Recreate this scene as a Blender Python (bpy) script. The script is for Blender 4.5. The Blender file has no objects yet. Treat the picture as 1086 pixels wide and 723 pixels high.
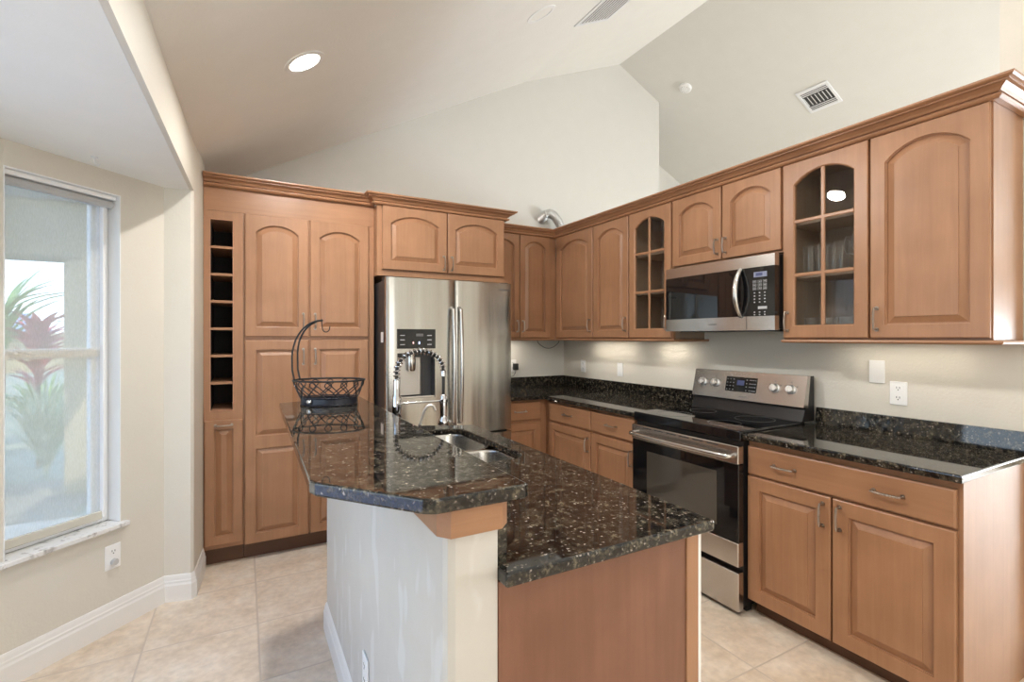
import bpy, bmesh, math, random
from mathutils import Vector, Matrix
random.seed(7)
PI = math.pi
sc = bpy.context.scene
col = sc.collection

# ------------------------------------------------------------------ camera, world, light, exposure
cam_data = bpy.data.cameras.new('camera')
cam_data.sensor_width = 36.0
cam_data.sensor_fit = 'HORIZONTAL'
cam_data.lens = 36.0 * 519.56 / 1086.0
cam_data.shift_y = -3.8 / 1086.0
cam_data.clip_start = 0.02
cam = bpy.data.objects.new('camera', cam_data)
col.objects.link(cam)
cam.location = (-2.8393, -4.0834, 1.3946)
cam.rotation_euler = (PI / 2, 0, -math.radians(28.7646))
sc.camera = cam

sc.view_settings.view_transform = 'Standard'
sc.view_settings.look = 'None'
sc.view_settings.exposure = 0.16
sc.view_settings.gamma = 1.0
sc.view_settings.use_curve_mapping = False
sc.cycles.use_denoising = True
sc.cycles.max_bounces = 10
sc.cycles.diffuse_bounces = 5
sc.cycles.glossy_bounces = 5
sc.cycles.transmission_bounces = 6
sc.cycles.transparent_max_bounces = 16
sc.cycles.caustics_reflective = False
sc.cycles.caustics_refractive = False
sc.cycles.sample_clamp_indirect = 6.0

world = bpy.data.worlds.new('sky')
sc.world = world
world.use_nodes = True
wn, wl = world.node_tree.nodes, world.node_tree.links
wn.clear()
w_out = wn.new('ShaderNodeOutputWorld')
w_bg = wn.new('ShaderNodeBackground')
w_tc = wn.new('ShaderNodeTexCoord')
w_sep = wn.new('ShaderNodeSeparateXYZ')
w_ramp = wn.new('ShaderNodeValToRGB')
w_ramp.color_ramp.elements[0].position = 0.0
w_ramp.color_ramp.elements[0].color = (0.74, 0.86, 1.0, 1)
w_ramp.color_ramp.elements[1].position = 0.6
w_ramp.color_ramp.elements[1].color = (0.34, 0.56, 1.0, 1)
wl.new(w_tc.outputs['Generated'], w_sep.inputs[0])
wl.new(w_sep.outputs['Z'], w_ramp.inputs['Fac'])
wl.new(w_ramp.outputs['Color'], w_bg.inputs['Color'])
w_bg.inputs['Strength'].default_value = 3.4
wl.new(w_bg.outputs[0], w_out.inputs['Surface'])


sun_data = bpy.data.lights.new('sun', 'SUN')
sun_data.energy = 3.5
sun_data.angle = math.radians(1.0)
sun_data.color = (1.0, 0.96, 0.88)
sun = bpy.data.objects.new('sun', sun_data)
col.objects.link(sun)
sun.rotation_euler = Vector((-0.35, 0.55, -0.75)).to_track_quat('-Z', 'Y').to_euler()


def area_light(name, loc, target, sx, sy, power, color, spread=180):
    d = bpy.data.lights.new(name, 'AREA')
    d.shape = 'RECTANGLE'
    d.size, d.size_y = sx, sy
    d.energy = power
    d.color = color
    d.spread = math.radians(spread)
    o = bpy.data.objects.new(name, d)
    col.objects.link(o)
    o.location = loc
    o.rotation_euler = (Vector(target) - Vector(loc)).to_track_quat('-Z', 'Y').to_euler()
    return o


COOL = (0.86, 0.935, 1.0)
WARM = (1.0, 0.97, 0.93)
DAY = (0.98, 0.99, 1.0)
# daylight of the unseen side and nook windows, plus an added rear fill lamp
area_light('fill_rear_lamp', (-1.9, -7.85, 1.35), (-1.6, 0, 1.35), 2.2, 2.2, 34, DAY)
area_light('daylight_side_slider', (4.85, -5.0, 1.15), (0, -4.9, 3.3), 2.9, 2.1, 385, COOL)
area_light('daylight_nook_window', (-4.00, -2.6, 1.15), (-2.3, -2.75, 2.7), 1.7, 1.3, 4, (0.93, 0.965, 1.0), 130)


# ------------------------------------------------------------------ material helpers
def new_mat(name):
    m = bpy.data.materials.new(name)
    m.use_nodes = True
    nt = m.node_tree
    nt.nodes.clear()
    out = nt.nodes.new('ShaderNodeOutputMaterial')
    b = nt.nodes.new('ShaderNodeBsdfPrincipled')
    nt.links.new(b.outputs[0], out.inputs[0])
    return m, nt, b, out


def N(nt, kind, **kw):
    n = nt.nodes.new(kind)
    for k, v in kw.items():
        if k in n.inputs:
            n.inputs[k].default_value = v
        else:
            setattr(n, k, v)
    return n


def ramp(nt, stops):
    r = nt.nodes.new('ShaderNodeValToRGB')
    e = r.color_ramp.elements
    e[0].position, e[0].color = stops[0][0], (*stops[0][1], 1)
    e[1].position, e[1].color = stops[1][0], (*stops[1][1], 1)
    for p, c in stops[2:]:
        x = e.new(p)
        x.color = (*c, 1)
    return r


def plain(name, color, rough=0.5, metal=0.0, bump=0.0, bump_scale=200, spec=0.5, var=0.04, coat=0.0):
    m, nt, b, out = new_mat(name)
    tc = N(nt, 'ShaderNodeTexCoord')
    nz = N(nt, 'ShaderNodeTexNoise', Scale=7.0, Detail=3.0)
    nt.links.new(tc.outputs['Object'], nz.inputs['Vector'])
    lo = tuple(max(0, c * (1 - var)) for c in color)
    hi = tuple(min(1, c * (1 + var)) for c in color)
    r = ramp(nt, [(0.3, lo), (0.7, hi)])
    nt.links.new(nz.outputs['Fac'], r.inputs['Fac'])
    nt.links.new(r.outputs['Color'], b.inputs['Base Color'])
    b.inputs['Roughness'].default_value = rough
    b.inputs['Metallic'].default_value = metal
    b.inputs['Specular IOR Level'].default_value = spec
    if coat:
        b.inputs['Coat Weight'].default_value = coat
        b.inputs['Coat Roughness'].default_value = 0.05
    if bump:
        n2 = N(nt, 'ShaderNodeTexNoise', Scale=bump_scale, Detail=2.0)
        nt.links.new(tc.outputs['Object'], n2.inputs['Vector'])
        bp = N(nt, 'ShaderNodeBump', Strength=bump, Distance=0.004)
        nt.links.new(n2.outputs['Fac'], bp.inputs['Height'])
        nt.links.new(bp.outputs[0], b.inputs['Normal'])
    return m


def wood(name, axis, base=(0.385, 0.200, 0.107), rough=0.33):
    m, nt, b, out = new_mat(name)
    tc = N(nt, 'ShaderNodeTexCoord')
    oi = N(nt, 'ShaderNodeObjectInfo')
    add = N(nt, 'ShaderNodeVectorMath', operation='ADD')
    mul = N(nt, 'ShaderNodeVectorMath', operation='SCALE')
    mul.inputs['Scale'].default_value = 9.0
    comb = N(nt, 'ShaderNodeCombineXYZ')
    for i in range(3):
        nt.links.new(oi.outputs['Random'], comb.inputs[i])
    nt.links.new(comb.outputs[0], mul.inputs[0])
    nt.links.new(tc.outputs['Object'], add.inputs[0])
    nt.links.new(mul.outputs[0], add.inputs[1])
    mp = N(nt, 'ShaderNodeMapping')
    s = {'x': (1.2, 22, 22), 'y': (22, 1.2, 22), 'z': (22, 22, 1.2)}[axis]
    mp.inputs['Scale'].default_value = s
    nt.links.new(add.outputs[0], mp.inputs['Vector'])
    n1 = N(nt, 'ShaderNodeTexNoise', Scale=1.6, Detail=6.0, Roughness=0.6, Distortion=0.6)
    nt.links.new(mp.outputs[0], n1.inputs['Vector'])
    n2 = N(nt, 'ShaderNodeTexNoise', Scale=4.5, Detail=3.0)
    nt.links.new(add.outputs[0], n2.inputs['Vector'])
    k = lambda f, g=1.0: (base[0] * f, base[1] * f * g, base[2] * f * g)
    r1 = ramp(nt, [(0.25, k(0.90, 0.975)), (0.75, k(1.08, 1.015))])
    r2 = ramp(nt, [(0.3, (0.84, 0.82, 0.80)), (0.7, (1.02, 1.02, 1.02))])
    nt.links.new(n1.outputs['Fac'], r1.inputs['Fac'])
    nt.links.new(n2.outputs['Fac'], r2.inputs['Fac'])
    mx = N(nt, 'ShaderNodeMix', data_type='RGBA', blend_type='MULTIPLY')
    mx.inputs['Factor'].default_value = 1.0
    nt.links.new(r1.outputs[0], mx.inputs['A'])
    nt.links.new(r2.outputs[0], mx.inputs['B'])
    nt.links.new(mx.outputs['Result'], b.inputs['Base Color'])
    b.inputs['Roughness'].default_value = rough
    b.inputs['Specular IOR Level'].default_value = 0.45
    bp = N(nt, 'ShaderNodeBump', Strength=0.04, Distance=0.002)
    nt.links.new(n1.outputs['Fac'], bp.inputs['Height'])
    nt.links.new(bp.outputs[0], b.inputs['Normal'])
    return m


def granite(name):
    m, nt, b, out = new_mat(name)
    tc = N(nt, 'ShaderNodeTexCoord')
    n0 = N(nt, 'ShaderNodeTexNoise', Scale=38.0, Detail=4.0, Roughness=0.65)
    v1 = N(nt, 'ShaderNodeTexVoronoi', Scale=120.0)
    v2 = N(nt, 'ShaderNodeTexVoronoi', Scale=105.0)
    n3 = N(nt, 'ShaderNodeTexNoise', Scale=24.0, Detail=2.0)
    nt.links.new(tc.outputs['Object'], n3.inputs['Vector'])
    n3.inputs['Scale'].default_value = 130.0
    wob = N(nt, 'ShaderNodeVectorMath', operation='MULTIPLY_ADD')
    nt.links.new(n3.outputs['Color'], wob.inputs[0])
    wob.inputs[1].default_value = (0.011, 0.011, 0.011)
    nt.links.new(tc.outputs['Object'], wob.inputs[2])
    nt.links.new(tc.outputs['Object'], n0.inputs['Vector'])
    for n in (v1, v2):
        nt.links.new(wob.outputs[0], n.inputs['Vector'])
    base = ramp(nt, [(0.38, (0.007, 0.008, 0.010)), (0.50, (0.024, 0.021, 0.017)), (0.60, (0.070, 0.062, 0.047)), (0.72, (0.135, 0.122, 0.094))])
    nt.links.new(n0.outputs['Fac'], base.inputs['Fac'])
    sep = N(nt, 'ShaderNodeSeparateColor')
    nt.links.new(v1.outputs['Color'], sep.inputs[0])
    cell = ramp(nt, [(0.0, (0.25, 0.25, 0.25)), (0.5, (0.7, 0.7, 0.7)), (1.0, (1.6, 1.5, 1.3))])
    nt.links.new(sep.outputs[0], cell.inputs['Fac'])
    mx = N(nt, 'ShaderNodeMix', data_type='RGBA', blend_type='MULTIPLY')
    mx.inputs['Factor'].default_value = 1.0
    nt.links.new(base.outputs[0], mx.inputs['A'])
    nt.links.new(cell.outputs[0], mx.inputs['B'])
    # pale crystal flecks
    sep2 = N(nt, 'ShaderNodeSeparateColor')
    nt.links.new(v2.outputs['Color'], sep2.inputs[0])
    pick = ramp(nt, [(0.76, (0, 0, 0)), (1.0, (1, 1, 1))])
    nt.links.new(sep2.outputs[1], pick.inputs['Fac'])
    near = ramp(nt, [(0.15, (1, 1, 1)), (0.42, (0, 0, 0))])
    nt.links.new(v2.outputs['Distance'], near.inputs['Fac'])
    mm = N(nt, 'ShaderNodeMath', operation='MULTIPLY')
    nt.links.new(pick.outputs[0], mm.inputs[0])
    nt.links.new(near.outputs[0], mm.inputs[1])
    mx2 = N(nt, 'ShaderNodeMix', data_type='RGBA')
    nt.links.new(mm.outputs[0], mx2.inputs['Factor'])
    nt.links.new(mx.outputs['Result'], mx2.inputs['A'])
    mx2.inputs['B'].default_value = (0.42, 0.36, 0.31, 1)
    nt.links.new(mx2.outputs['Result'], b.inputs['Base Color'])
    b.inputs['Roughness'].default_value = 0.035
    b.inputs['IOR'].default_value = 1.55
    return m


def steel(name, base=(0.60, 0.585, 0.56), rough=0.23, wav=0.0, axis='z'):
    m, nt, b, out = new_mat(name)
    tc = N(nt, 'ShaderNodeTexCoord')
    mp = N(nt, 'ShaderNodeMapping')
    mp.inputs['Scale'].default_value = {'z': (300, 300, 2), 'x': (2, 300, 300), 'y': (300, 2, 300)}[axis]
    nt.links.new(tc.outputs['Object'], mp.inputs['Vector'])
    n1 = N(nt, 'ShaderNodeTexNoise', Scale=1.0, Detail=3.0)
    nt.links.new(mp.outputs[0], n1.inputs['Vector'])
    rr = N(nt, 'ShaderNodeMapRange')
    rr.inputs['To Min'].default_value = rough * 0.8
    rr.inputs['To Max'].default_value = rough * 1.25
    nt.links.new(n1.outputs['Fac'], rr.inputs['Value'])
    nt.links.new(rr.outputs[0], b.inputs['Roughness'])
    r = ramp(nt, [(0.3, tuple(c * 0.94 for c in base)), (0.7, tuple(c * 1.05 for c in base))])
    nt.links.new(n1.outputs['Fac'], r.inputs['Fac'])
    nt.links.new(r.outputs[0], b.inputs['Base Color'])
    b.inputs['Metallic'].default_value = 1.0
    if wav:
        mp2 = N(nt, 'ShaderNodeMapping')
        mp2.inputs['Scale'].default_value = (7, 7, 0.5)
        nt.links.new(tc.outputs['Object'], mp2.inputs['Vector'])
        n2 = N(nt, 'ShaderNodeTexNoise', Scale=1.0, Detail=1.0)
        nt.links.new(mp2.outputs[0], n2.inputs['Vector'])
        bp = N(nt, 'ShaderNodeBump', Strength=wav, Distance=0.02)
        nt.links.new(n2.outputs['Fac'], bp.inputs['Height'])
        nt.links.new(bp.outputs[0], b.inputs['Normal'])
    return m


def tile_floor(name):
    m, nt, b, out = new_mat(name)
    tc = N(nt, 'ShaderNodeTexCoord')
    mp = N(nt, 'ShaderNodeMapping')
    p = 0.457
    mp.inputs['Location'].default_value = (2.776 / p + 20, 0.935 / p + 20, 0)
    mp.inputs['Scale'].default_value = (1 / p, 1 / p, 1)
    nt.links.new(tc.outputs['Object'], mp.inputs['Vector'])
    sp = N(nt, 'ShaderNodeSeparateXYZ')
    nt.links.new(mp.outputs[0], sp.inputs[0])
    ds = []
    fl = N(nt, 'ShaderNodeCombineXYZ')
    for i in range(2):
        fr = N(nt, 'ShaderNodeMath', operation='FRACT')
        nt.links.new(sp.outputs[i], fr.inputs[0])
        pp = N(nt, 'ShaderNodeMath', operation='PINGPONG')
        pp.inputs[1].default_value = 0.5
        nt.links.new(fr.outputs[0], pp.inputs[0])
        ds.append(pp)
        f2 = N(nt, 'ShaderNodeMath', operation='FLOOR')
        nt.links.new(sp.outputs[i], f2.inputs[0])
        nt.links.new(f2.outputs[0], fl.inputs[i])
    mn = N(nt, 'ShaderNodeMath', operation='MINIMUM')
    nt.links.new(ds[0].outputs[0], mn.inputs[0])
    nt.links.new(ds[1].outputs[0], mn.inputs[1])
    grout = N(nt, 'ShaderNodeMapRange')
    grout.inputs['From Min'].default_value = 0.006
    grout.inputs['From Max'].default_value = 0.011
    nt.links.new(mn.outputs[0], grout.inputs['Value'])
    wn_ = N(nt, 'ShaderNodeTexWhiteNoise')
    nt.links.new(fl.outputs[0], wn_.inputs['Vector'])
    off = N(nt, 'ShaderNodeVectorMath', operation='MULTIPLY_ADD')
    nt.links.new(wn_.outputs['Color'], off.inputs[0])
    off.inputs[1].default_value = (11, 11, 11)
    nt.links.new(tc.outputs['Object'], off.inputs[2])
    n1 = N(nt, 'ShaderNodeTexNoise', Scale=7.0, Detail=6.0, Roughness=0.62)
    n2 = N(nt, 'ShaderNodeTexNoise', Scale=34.0, Detail=4.0)
    nt.links.new(off.outputs[0], n1.inputs['Vector'])
    nt.links.new(off.outputs[0], n2.inputs['Vector'])
    r1 = ramp(nt, [(0.30, (0.66, 0.53, 0.40)), (0.50, (0.75, 0.63, 0.505)), (0.72, (0.83, 0.74, 0.63))])
    nt.links.new(n1.outputs['Fac'], r1.inputs['Fac'])
    r2 = ramp(nt, [(0.3, (0.88, 0.88, 0.88)), (0.7, (1.06, 1.06, 1.06))])
    nt.links.new(n2.outputs['Fac'], r2.inputs['Fac'])
    mx = N(nt, 'ShaderNodeMix', data_type='RGBA', blend_type='MULTIPLY')
    mx.inputs['Factor'].default_value = 1.0
    nt.links.new(r1.outputs[0], mx.inputs['A'])
    nt.links.new(r2.outputs[0], mx.inputs['B'])
    g = N(nt, 'ShaderNodeMix', data_type='RGBA')
    nt.links.new(grout.outputs[0], g.inputs['Factor'])
    g.inputs['A'].default_value = (0.60, 0.50, 0.41, 1)
    nt.links.new(mx.outputs['Result'], g.inputs['B'])
    nt.links.new(g.outputs['Result'], b.inputs['Base Color'])
    b.inputs['Roughness'].default_value = 0.36
    bp = N(nt, 'ShaderNodeBump', Strength=0.4, Distance=0.003)
    nt.links.new(grout.outputs[0], bp.inputs['Height'])
    nt.links.new(bp.outputs[0], b.inputs['Normal'])
    return m


def glass_mat(name, tint=(0.95, 0.97, 0.96), ior=1.45):
    m = bpy.data.materials.new(name)
    m.use_nodes = True
    nt = m.node_tree
    nt.nodes.clear()
    out = nt.nodes.new('ShaderNodeOutputMaterial')
    tr = N(nt, 'ShaderNodeBsdfTransparent')
    tr.inputs['Color'].default_value = (*tint, 1)
    gl = N(nt, 'ShaderNodeBsdfGlossy')
    gl.inputs['Roughness'].default_value = 0.01
    fr = N(nt, 'ShaderNodeFresnel', IOR=ior)
    geo = N(nt, 'ShaderNodeNewGeometry')
    inv = N(nt, 'ShaderNodeMath', operation='SUBTRACT')
    inv.inputs[0].default_value = 1.0
    nt.links.new(geo.outputs['Backfacing'], inv.inputs[1])
    ml = N(nt, 'ShaderNodeMath', operation='MULTIPLY')
    nt.links.new(fr.outputs[0], ml.inputs[0])
    nt.links.new(inv.outputs[0], ml.inputs[1])
    mx = N(nt, 'ShaderNodeMixShader')
    nt.links.new(ml.outputs[0], mx.inputs[0])
    nt.links.new(tr.outputs[0], mx.inputs[1])
    nt.links.new(gl.outputs[0], mx.inputs[2])
    nt.links.new(mx.outputs[0], out.inputs[0])
    return m


def tumbler_mat(name):
    m = glass_mat(name, (0.985, 0.99, 0.99), 1.6)
    nt = m.node_tree
    out = [n for n in nt.nodes if n.type == 'OUTPUT_MATERIAL'][0]
    first = out.inputs[0].links[0].from_socket
    tl = N(nt, 'ShaderNodeBsdfTranslucent')
    tl.inputs['Color'].default_value = (0.95, 0.95, 0.95, 1)
    di = N(nt, 'ShaderNodeBsdfDiffuse')
    di.inputs['Color'].default_value = (0.95, 0.95, 0.95, 1)
    a = N(nt, 'ShaderNodeAddShader')
    nt.links.new(tl.outputs[0], a.inputs[0])
    nt.links.new(di.outputs[0], a.inputs[1])
    lw = N(nt, 'ShaderNodeLayerWeight', Blend=0.25)
    mr = N(nt, 'ShaderNodeMapRange')
    mr.inputs['From Min'].default_value = 0.45
    mr.inputs['To Min'].default_value = 0.012
    mr.inputs['To Max'].default_value = 0.75
    nt.links.new(lw.outputs['Facing'], mr.inputs['Value'])
    mx = N(nt, 'ShaderNodeMixShader')
    nt.links.new(mr.outputs[0], mx.inputs[0])
    nt.links.new(first, mx.inputs[1])
    nt.links.new(a.outputs[0], mx.inputs[2])
    nt.links.new(mx.outputs[0], out.inputs[0])
    return m


def mesh_shade_mat(name):
    m = bpy.data.materials.new(name)
    m.use_nodes = True
    nt = m.node_tree
    nt.nodes.clear()
    out = nt.nodes.new('ShaderNodeOutputMaterial')
    tr = N(nt, 'ShaderNodeBsdfTransparent')
    di = N(nt, 'ShaderNodeBsdfDiffuse')
    di.inputs['Color'].default_value = (0.78, 0.76, 0.70, 1)
    tl = N(nt, 'ShaderNodeBsdfTranslucent')
    tl.inputs['Color'].default_value = (0.72, 0.68, 0.58, 1)
    m1 = N(nt, 'ShaderNodeMixShader')
    m1.inputs[0].default_value = 0.5
    nt.links.new(di.outputs[0], m1.inputs[1])
    nt.links.new(tl.outputs[0], m1.inputs[2])
    tc = N(nt, 'ShaderNodeTexCoord')
    mp = N(nt, 'ShaderNodeMapping')
    mp.inputs['Scale'].default_value = (420, 420, 60)
    nt.links.new(tc.outputs['Object'], mp.inputs['Vector'])
    nz = N(nt, 'ShaderNodeTexNoise', Scale=1.0, Detail=2.0)
    nt.links.new(mp.outputs[0], nz.inputs['Vector'])
    rr = N(nt, 'ShaderNodeMapRange')
    rr.inputs['To Min'].default_value = 0.30
    rr.inputs['To Max'].default_value = 0.44
    nt.links.new(nz.outputs['Fac'], rr.inputs['Value'])
    m2 = N(nt, 'ShaderNodeMixShader')
    nt.links.new(rr.outputs[0], m2.inputs[0])
    nt.links.new(tr.outputs[0], m2.inputs[1])
    nt.links.new(m1.outputs[0], m2.inputs[2])
    nt.links.new(m2.outputs[0], out.inputs[0])
    return m


def emit(name, color, strength, base=(0.9, 0.9, 0.9)):
    m, nt, b, out = new_mat(name)
    b.inputs['Base Color'].default_value = (*base, 1)
    b.inputs['Emission Color'].default_value = (*color, 1)
    b.inputs['Emission Strength'].default_value = strength
    return m


M = dict(
    wood_z=wood('maple_vertical', 'z'), wood_x=wood('maple_horizontal', 'x'), wood_y=wood('maple_lengthwise', 'y'),
    wood_in=wood('cabinet_interior', 'z', (0.36, 0.27, 0.20), 0.5),
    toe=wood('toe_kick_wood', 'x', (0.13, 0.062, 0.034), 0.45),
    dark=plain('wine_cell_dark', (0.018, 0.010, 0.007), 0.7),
    granite=granite('granite'),
    steel=steel('brushed_steel', wav=0.0), steel_wavy=steel('fridge_steel', (0.47, 0.46, 0.43), 0.22, wav=0.45),
    steel_h=steel('brushed_steel_horizontal', (0.56, 0.53, 0.50), 0.24, axis='y'),
    nickel=plain('brushed_nickel', (0.42, 0.36, 0.31), 0.3, 1.0),
    satin=plain('satin_steel', (0.80, 0.79, 0.77), 0.38, 1.0),
    chrome=plain('chrome', (0.62, 0.62, 0.64), 0.07, 1.0),
    black_gloss=plain('black_glass', (0.006, 0.006, 0.007), 0.04, spec=0.6),
    oven_glass=plain('oven_window_glass', (0.055, 0.048, 0.038), 0.06, spec=1.0),
    black=plain('black_enamel', (0.012, 0.012, 0.013), 0.28),
    charcoal=plain('dark_grey_plastic', (0.03, 0.03, 0.033), 0.4),
    iron=plain('black_wire', (0.012, 0.012, 0.014), 0.38),
    wall=plain('wall_paint', (0.72, 0.68, 0.60), 0.62, bump=0.28, bump_scale=85, var=0.012),
    slope=plain('right_slope_tone', (0.73, 0.72, 0.685), 0.6, bump=0.2, bump_scale=80, var=0.012),  # split from the gable colour to offset how light falls on the slope
    backwall=plain('gable_tone', (0.655, 0.645, 0.605), 0.65, bump=0.06, bump_scale=95, var=0.012),  # colour toned down where the side daylight over-brightens the gable
    ceil=plain('ceiling_paint', (0.88, 0.865, 0.825), 0.42, bump=0.3, bump_scale=75, var=0.012),
    soffit=plain('nook_ceiling_paint', (0.86, 0.86, 0.83), 0.6, bump=0.2, bump_scale=80, var=0.012),
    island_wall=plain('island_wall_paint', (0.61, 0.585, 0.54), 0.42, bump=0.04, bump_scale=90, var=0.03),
    trim=plain('white_trim', (0.84, 0.825, 0.80), 0.35, var=0.01),
    white=plain('white_plastic', (0.90, 0.90, 0.895), 0.35, var=0.01),
    vent=plain('vent_white', (0.82, 0.83, 0.85), 0.4, var=0.01),
    slot=plain('outlet_slot', (0.05, 0.05, 0.05), 0.6),
    grey=plain('grey_plastic', (0.50, 0.50, 0.50), 0.4),
    marble=None,
    floor=tile_floor('floor_tile'),
    glass=glass_mat('clear_glass'), pane=glass_mat('cabinet_glass', (0.95, 0.95, 0.94), 1.5),
    tumbler=tumbler_mat('drinking_glass'),
    shade=mesh_shade_mat('shade_mesh'),
    foil=steel('duct_foil', (0.66, 0.66, 0.65), 0.42),
    lamp=emit('lamp_glow', (1.0, 0.93, 0.82), 14.0),
    strip=emit('strip_lamp_glow', (1.0, 0.90, 0.74), 5.0),
    led_blue=emit('blue_indicator', (0.35, 0.5, 1.0), 2.0),
    led_red=emit('red_indicator', (1.0, 0.25, 0.2), 1.0),
    lcd=emit('clock_display', (0.25, 0.33, 0.8), 0.12, (0.02, 0.02, 0.04)),
    print=plain('pale_print', (0.42, 0.42, 0.43), 0.5),
    darkprint=plain('dark_print', (0.10, 0.10, 0.10), 0.5),
    stucco=plain('stucco', (0.52, 0.42, 0.26), 0.8, bump=0.2, bump_scale=60),
    lanai=plain('lanai_ceiling', (0.70, 0.70, 0.68), 0.8),
    leaf=plain('green_leaf', (0.22, 0.34, 0.10), 0.5, var=0.4),
    palegreen=plain('pale_grass_leaf', (0.55, 0.60, 0.42), 0.5, var=0.3),
    ti=plain('red_leaf', (0.58, 0.12, 0.16), 0.45, var=0.5),
    ground=plain('grass_ground', (0.33, 0.33, 0.24), 0.9, var=0.25),
    paver=plain('pale_paver', (0.30, 0.27, 0.22), 0.8, var=0.1),
    water=plain('pool_water', (0.02, 0.075, 0.26), 0.05, var=0.05),
    far=plain('distant_roof', (0.28, 0.32, 0.42), 0.8),
)
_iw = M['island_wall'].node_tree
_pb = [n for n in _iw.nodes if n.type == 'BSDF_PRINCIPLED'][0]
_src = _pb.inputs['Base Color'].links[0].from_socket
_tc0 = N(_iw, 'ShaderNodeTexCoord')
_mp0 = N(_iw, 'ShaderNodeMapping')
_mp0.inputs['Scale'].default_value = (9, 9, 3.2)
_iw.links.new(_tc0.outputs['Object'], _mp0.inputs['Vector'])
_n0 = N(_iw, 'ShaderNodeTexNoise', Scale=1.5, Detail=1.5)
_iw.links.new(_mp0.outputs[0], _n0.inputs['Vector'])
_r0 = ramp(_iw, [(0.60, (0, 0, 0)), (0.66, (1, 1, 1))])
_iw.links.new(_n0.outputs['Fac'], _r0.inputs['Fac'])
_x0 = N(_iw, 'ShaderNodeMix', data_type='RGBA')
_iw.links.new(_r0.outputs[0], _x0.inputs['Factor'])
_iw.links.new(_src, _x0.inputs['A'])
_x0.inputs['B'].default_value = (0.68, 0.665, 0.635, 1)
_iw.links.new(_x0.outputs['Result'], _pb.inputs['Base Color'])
_m, _nt, _b, _o = new_mat('marble_sill')
_tc = N(_nt, 'ShaderNodeTexCoord')
_n = N(_nt, 'ShaderNodeTexNoise', Scale=14.0, Detail=6.0, Distortion=1.6)
_nt.links.new(_tc.outputs['Object'], _n.inputs['Vector'])
_r = ramp(_nt, [(0.33, (0.42, 0.40, 0.38)), (0.46, (0.80, 0.79, 0.77))])
_nt.links.new(_n.outputs['Fac'], _r.inputs['Fac'])
_nt.links.new(_r.outputs[0], _b.inputs['Base Color'])
_b.inputs['Roughness'].default_value = 0.2
M['marble'] = _m


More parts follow.
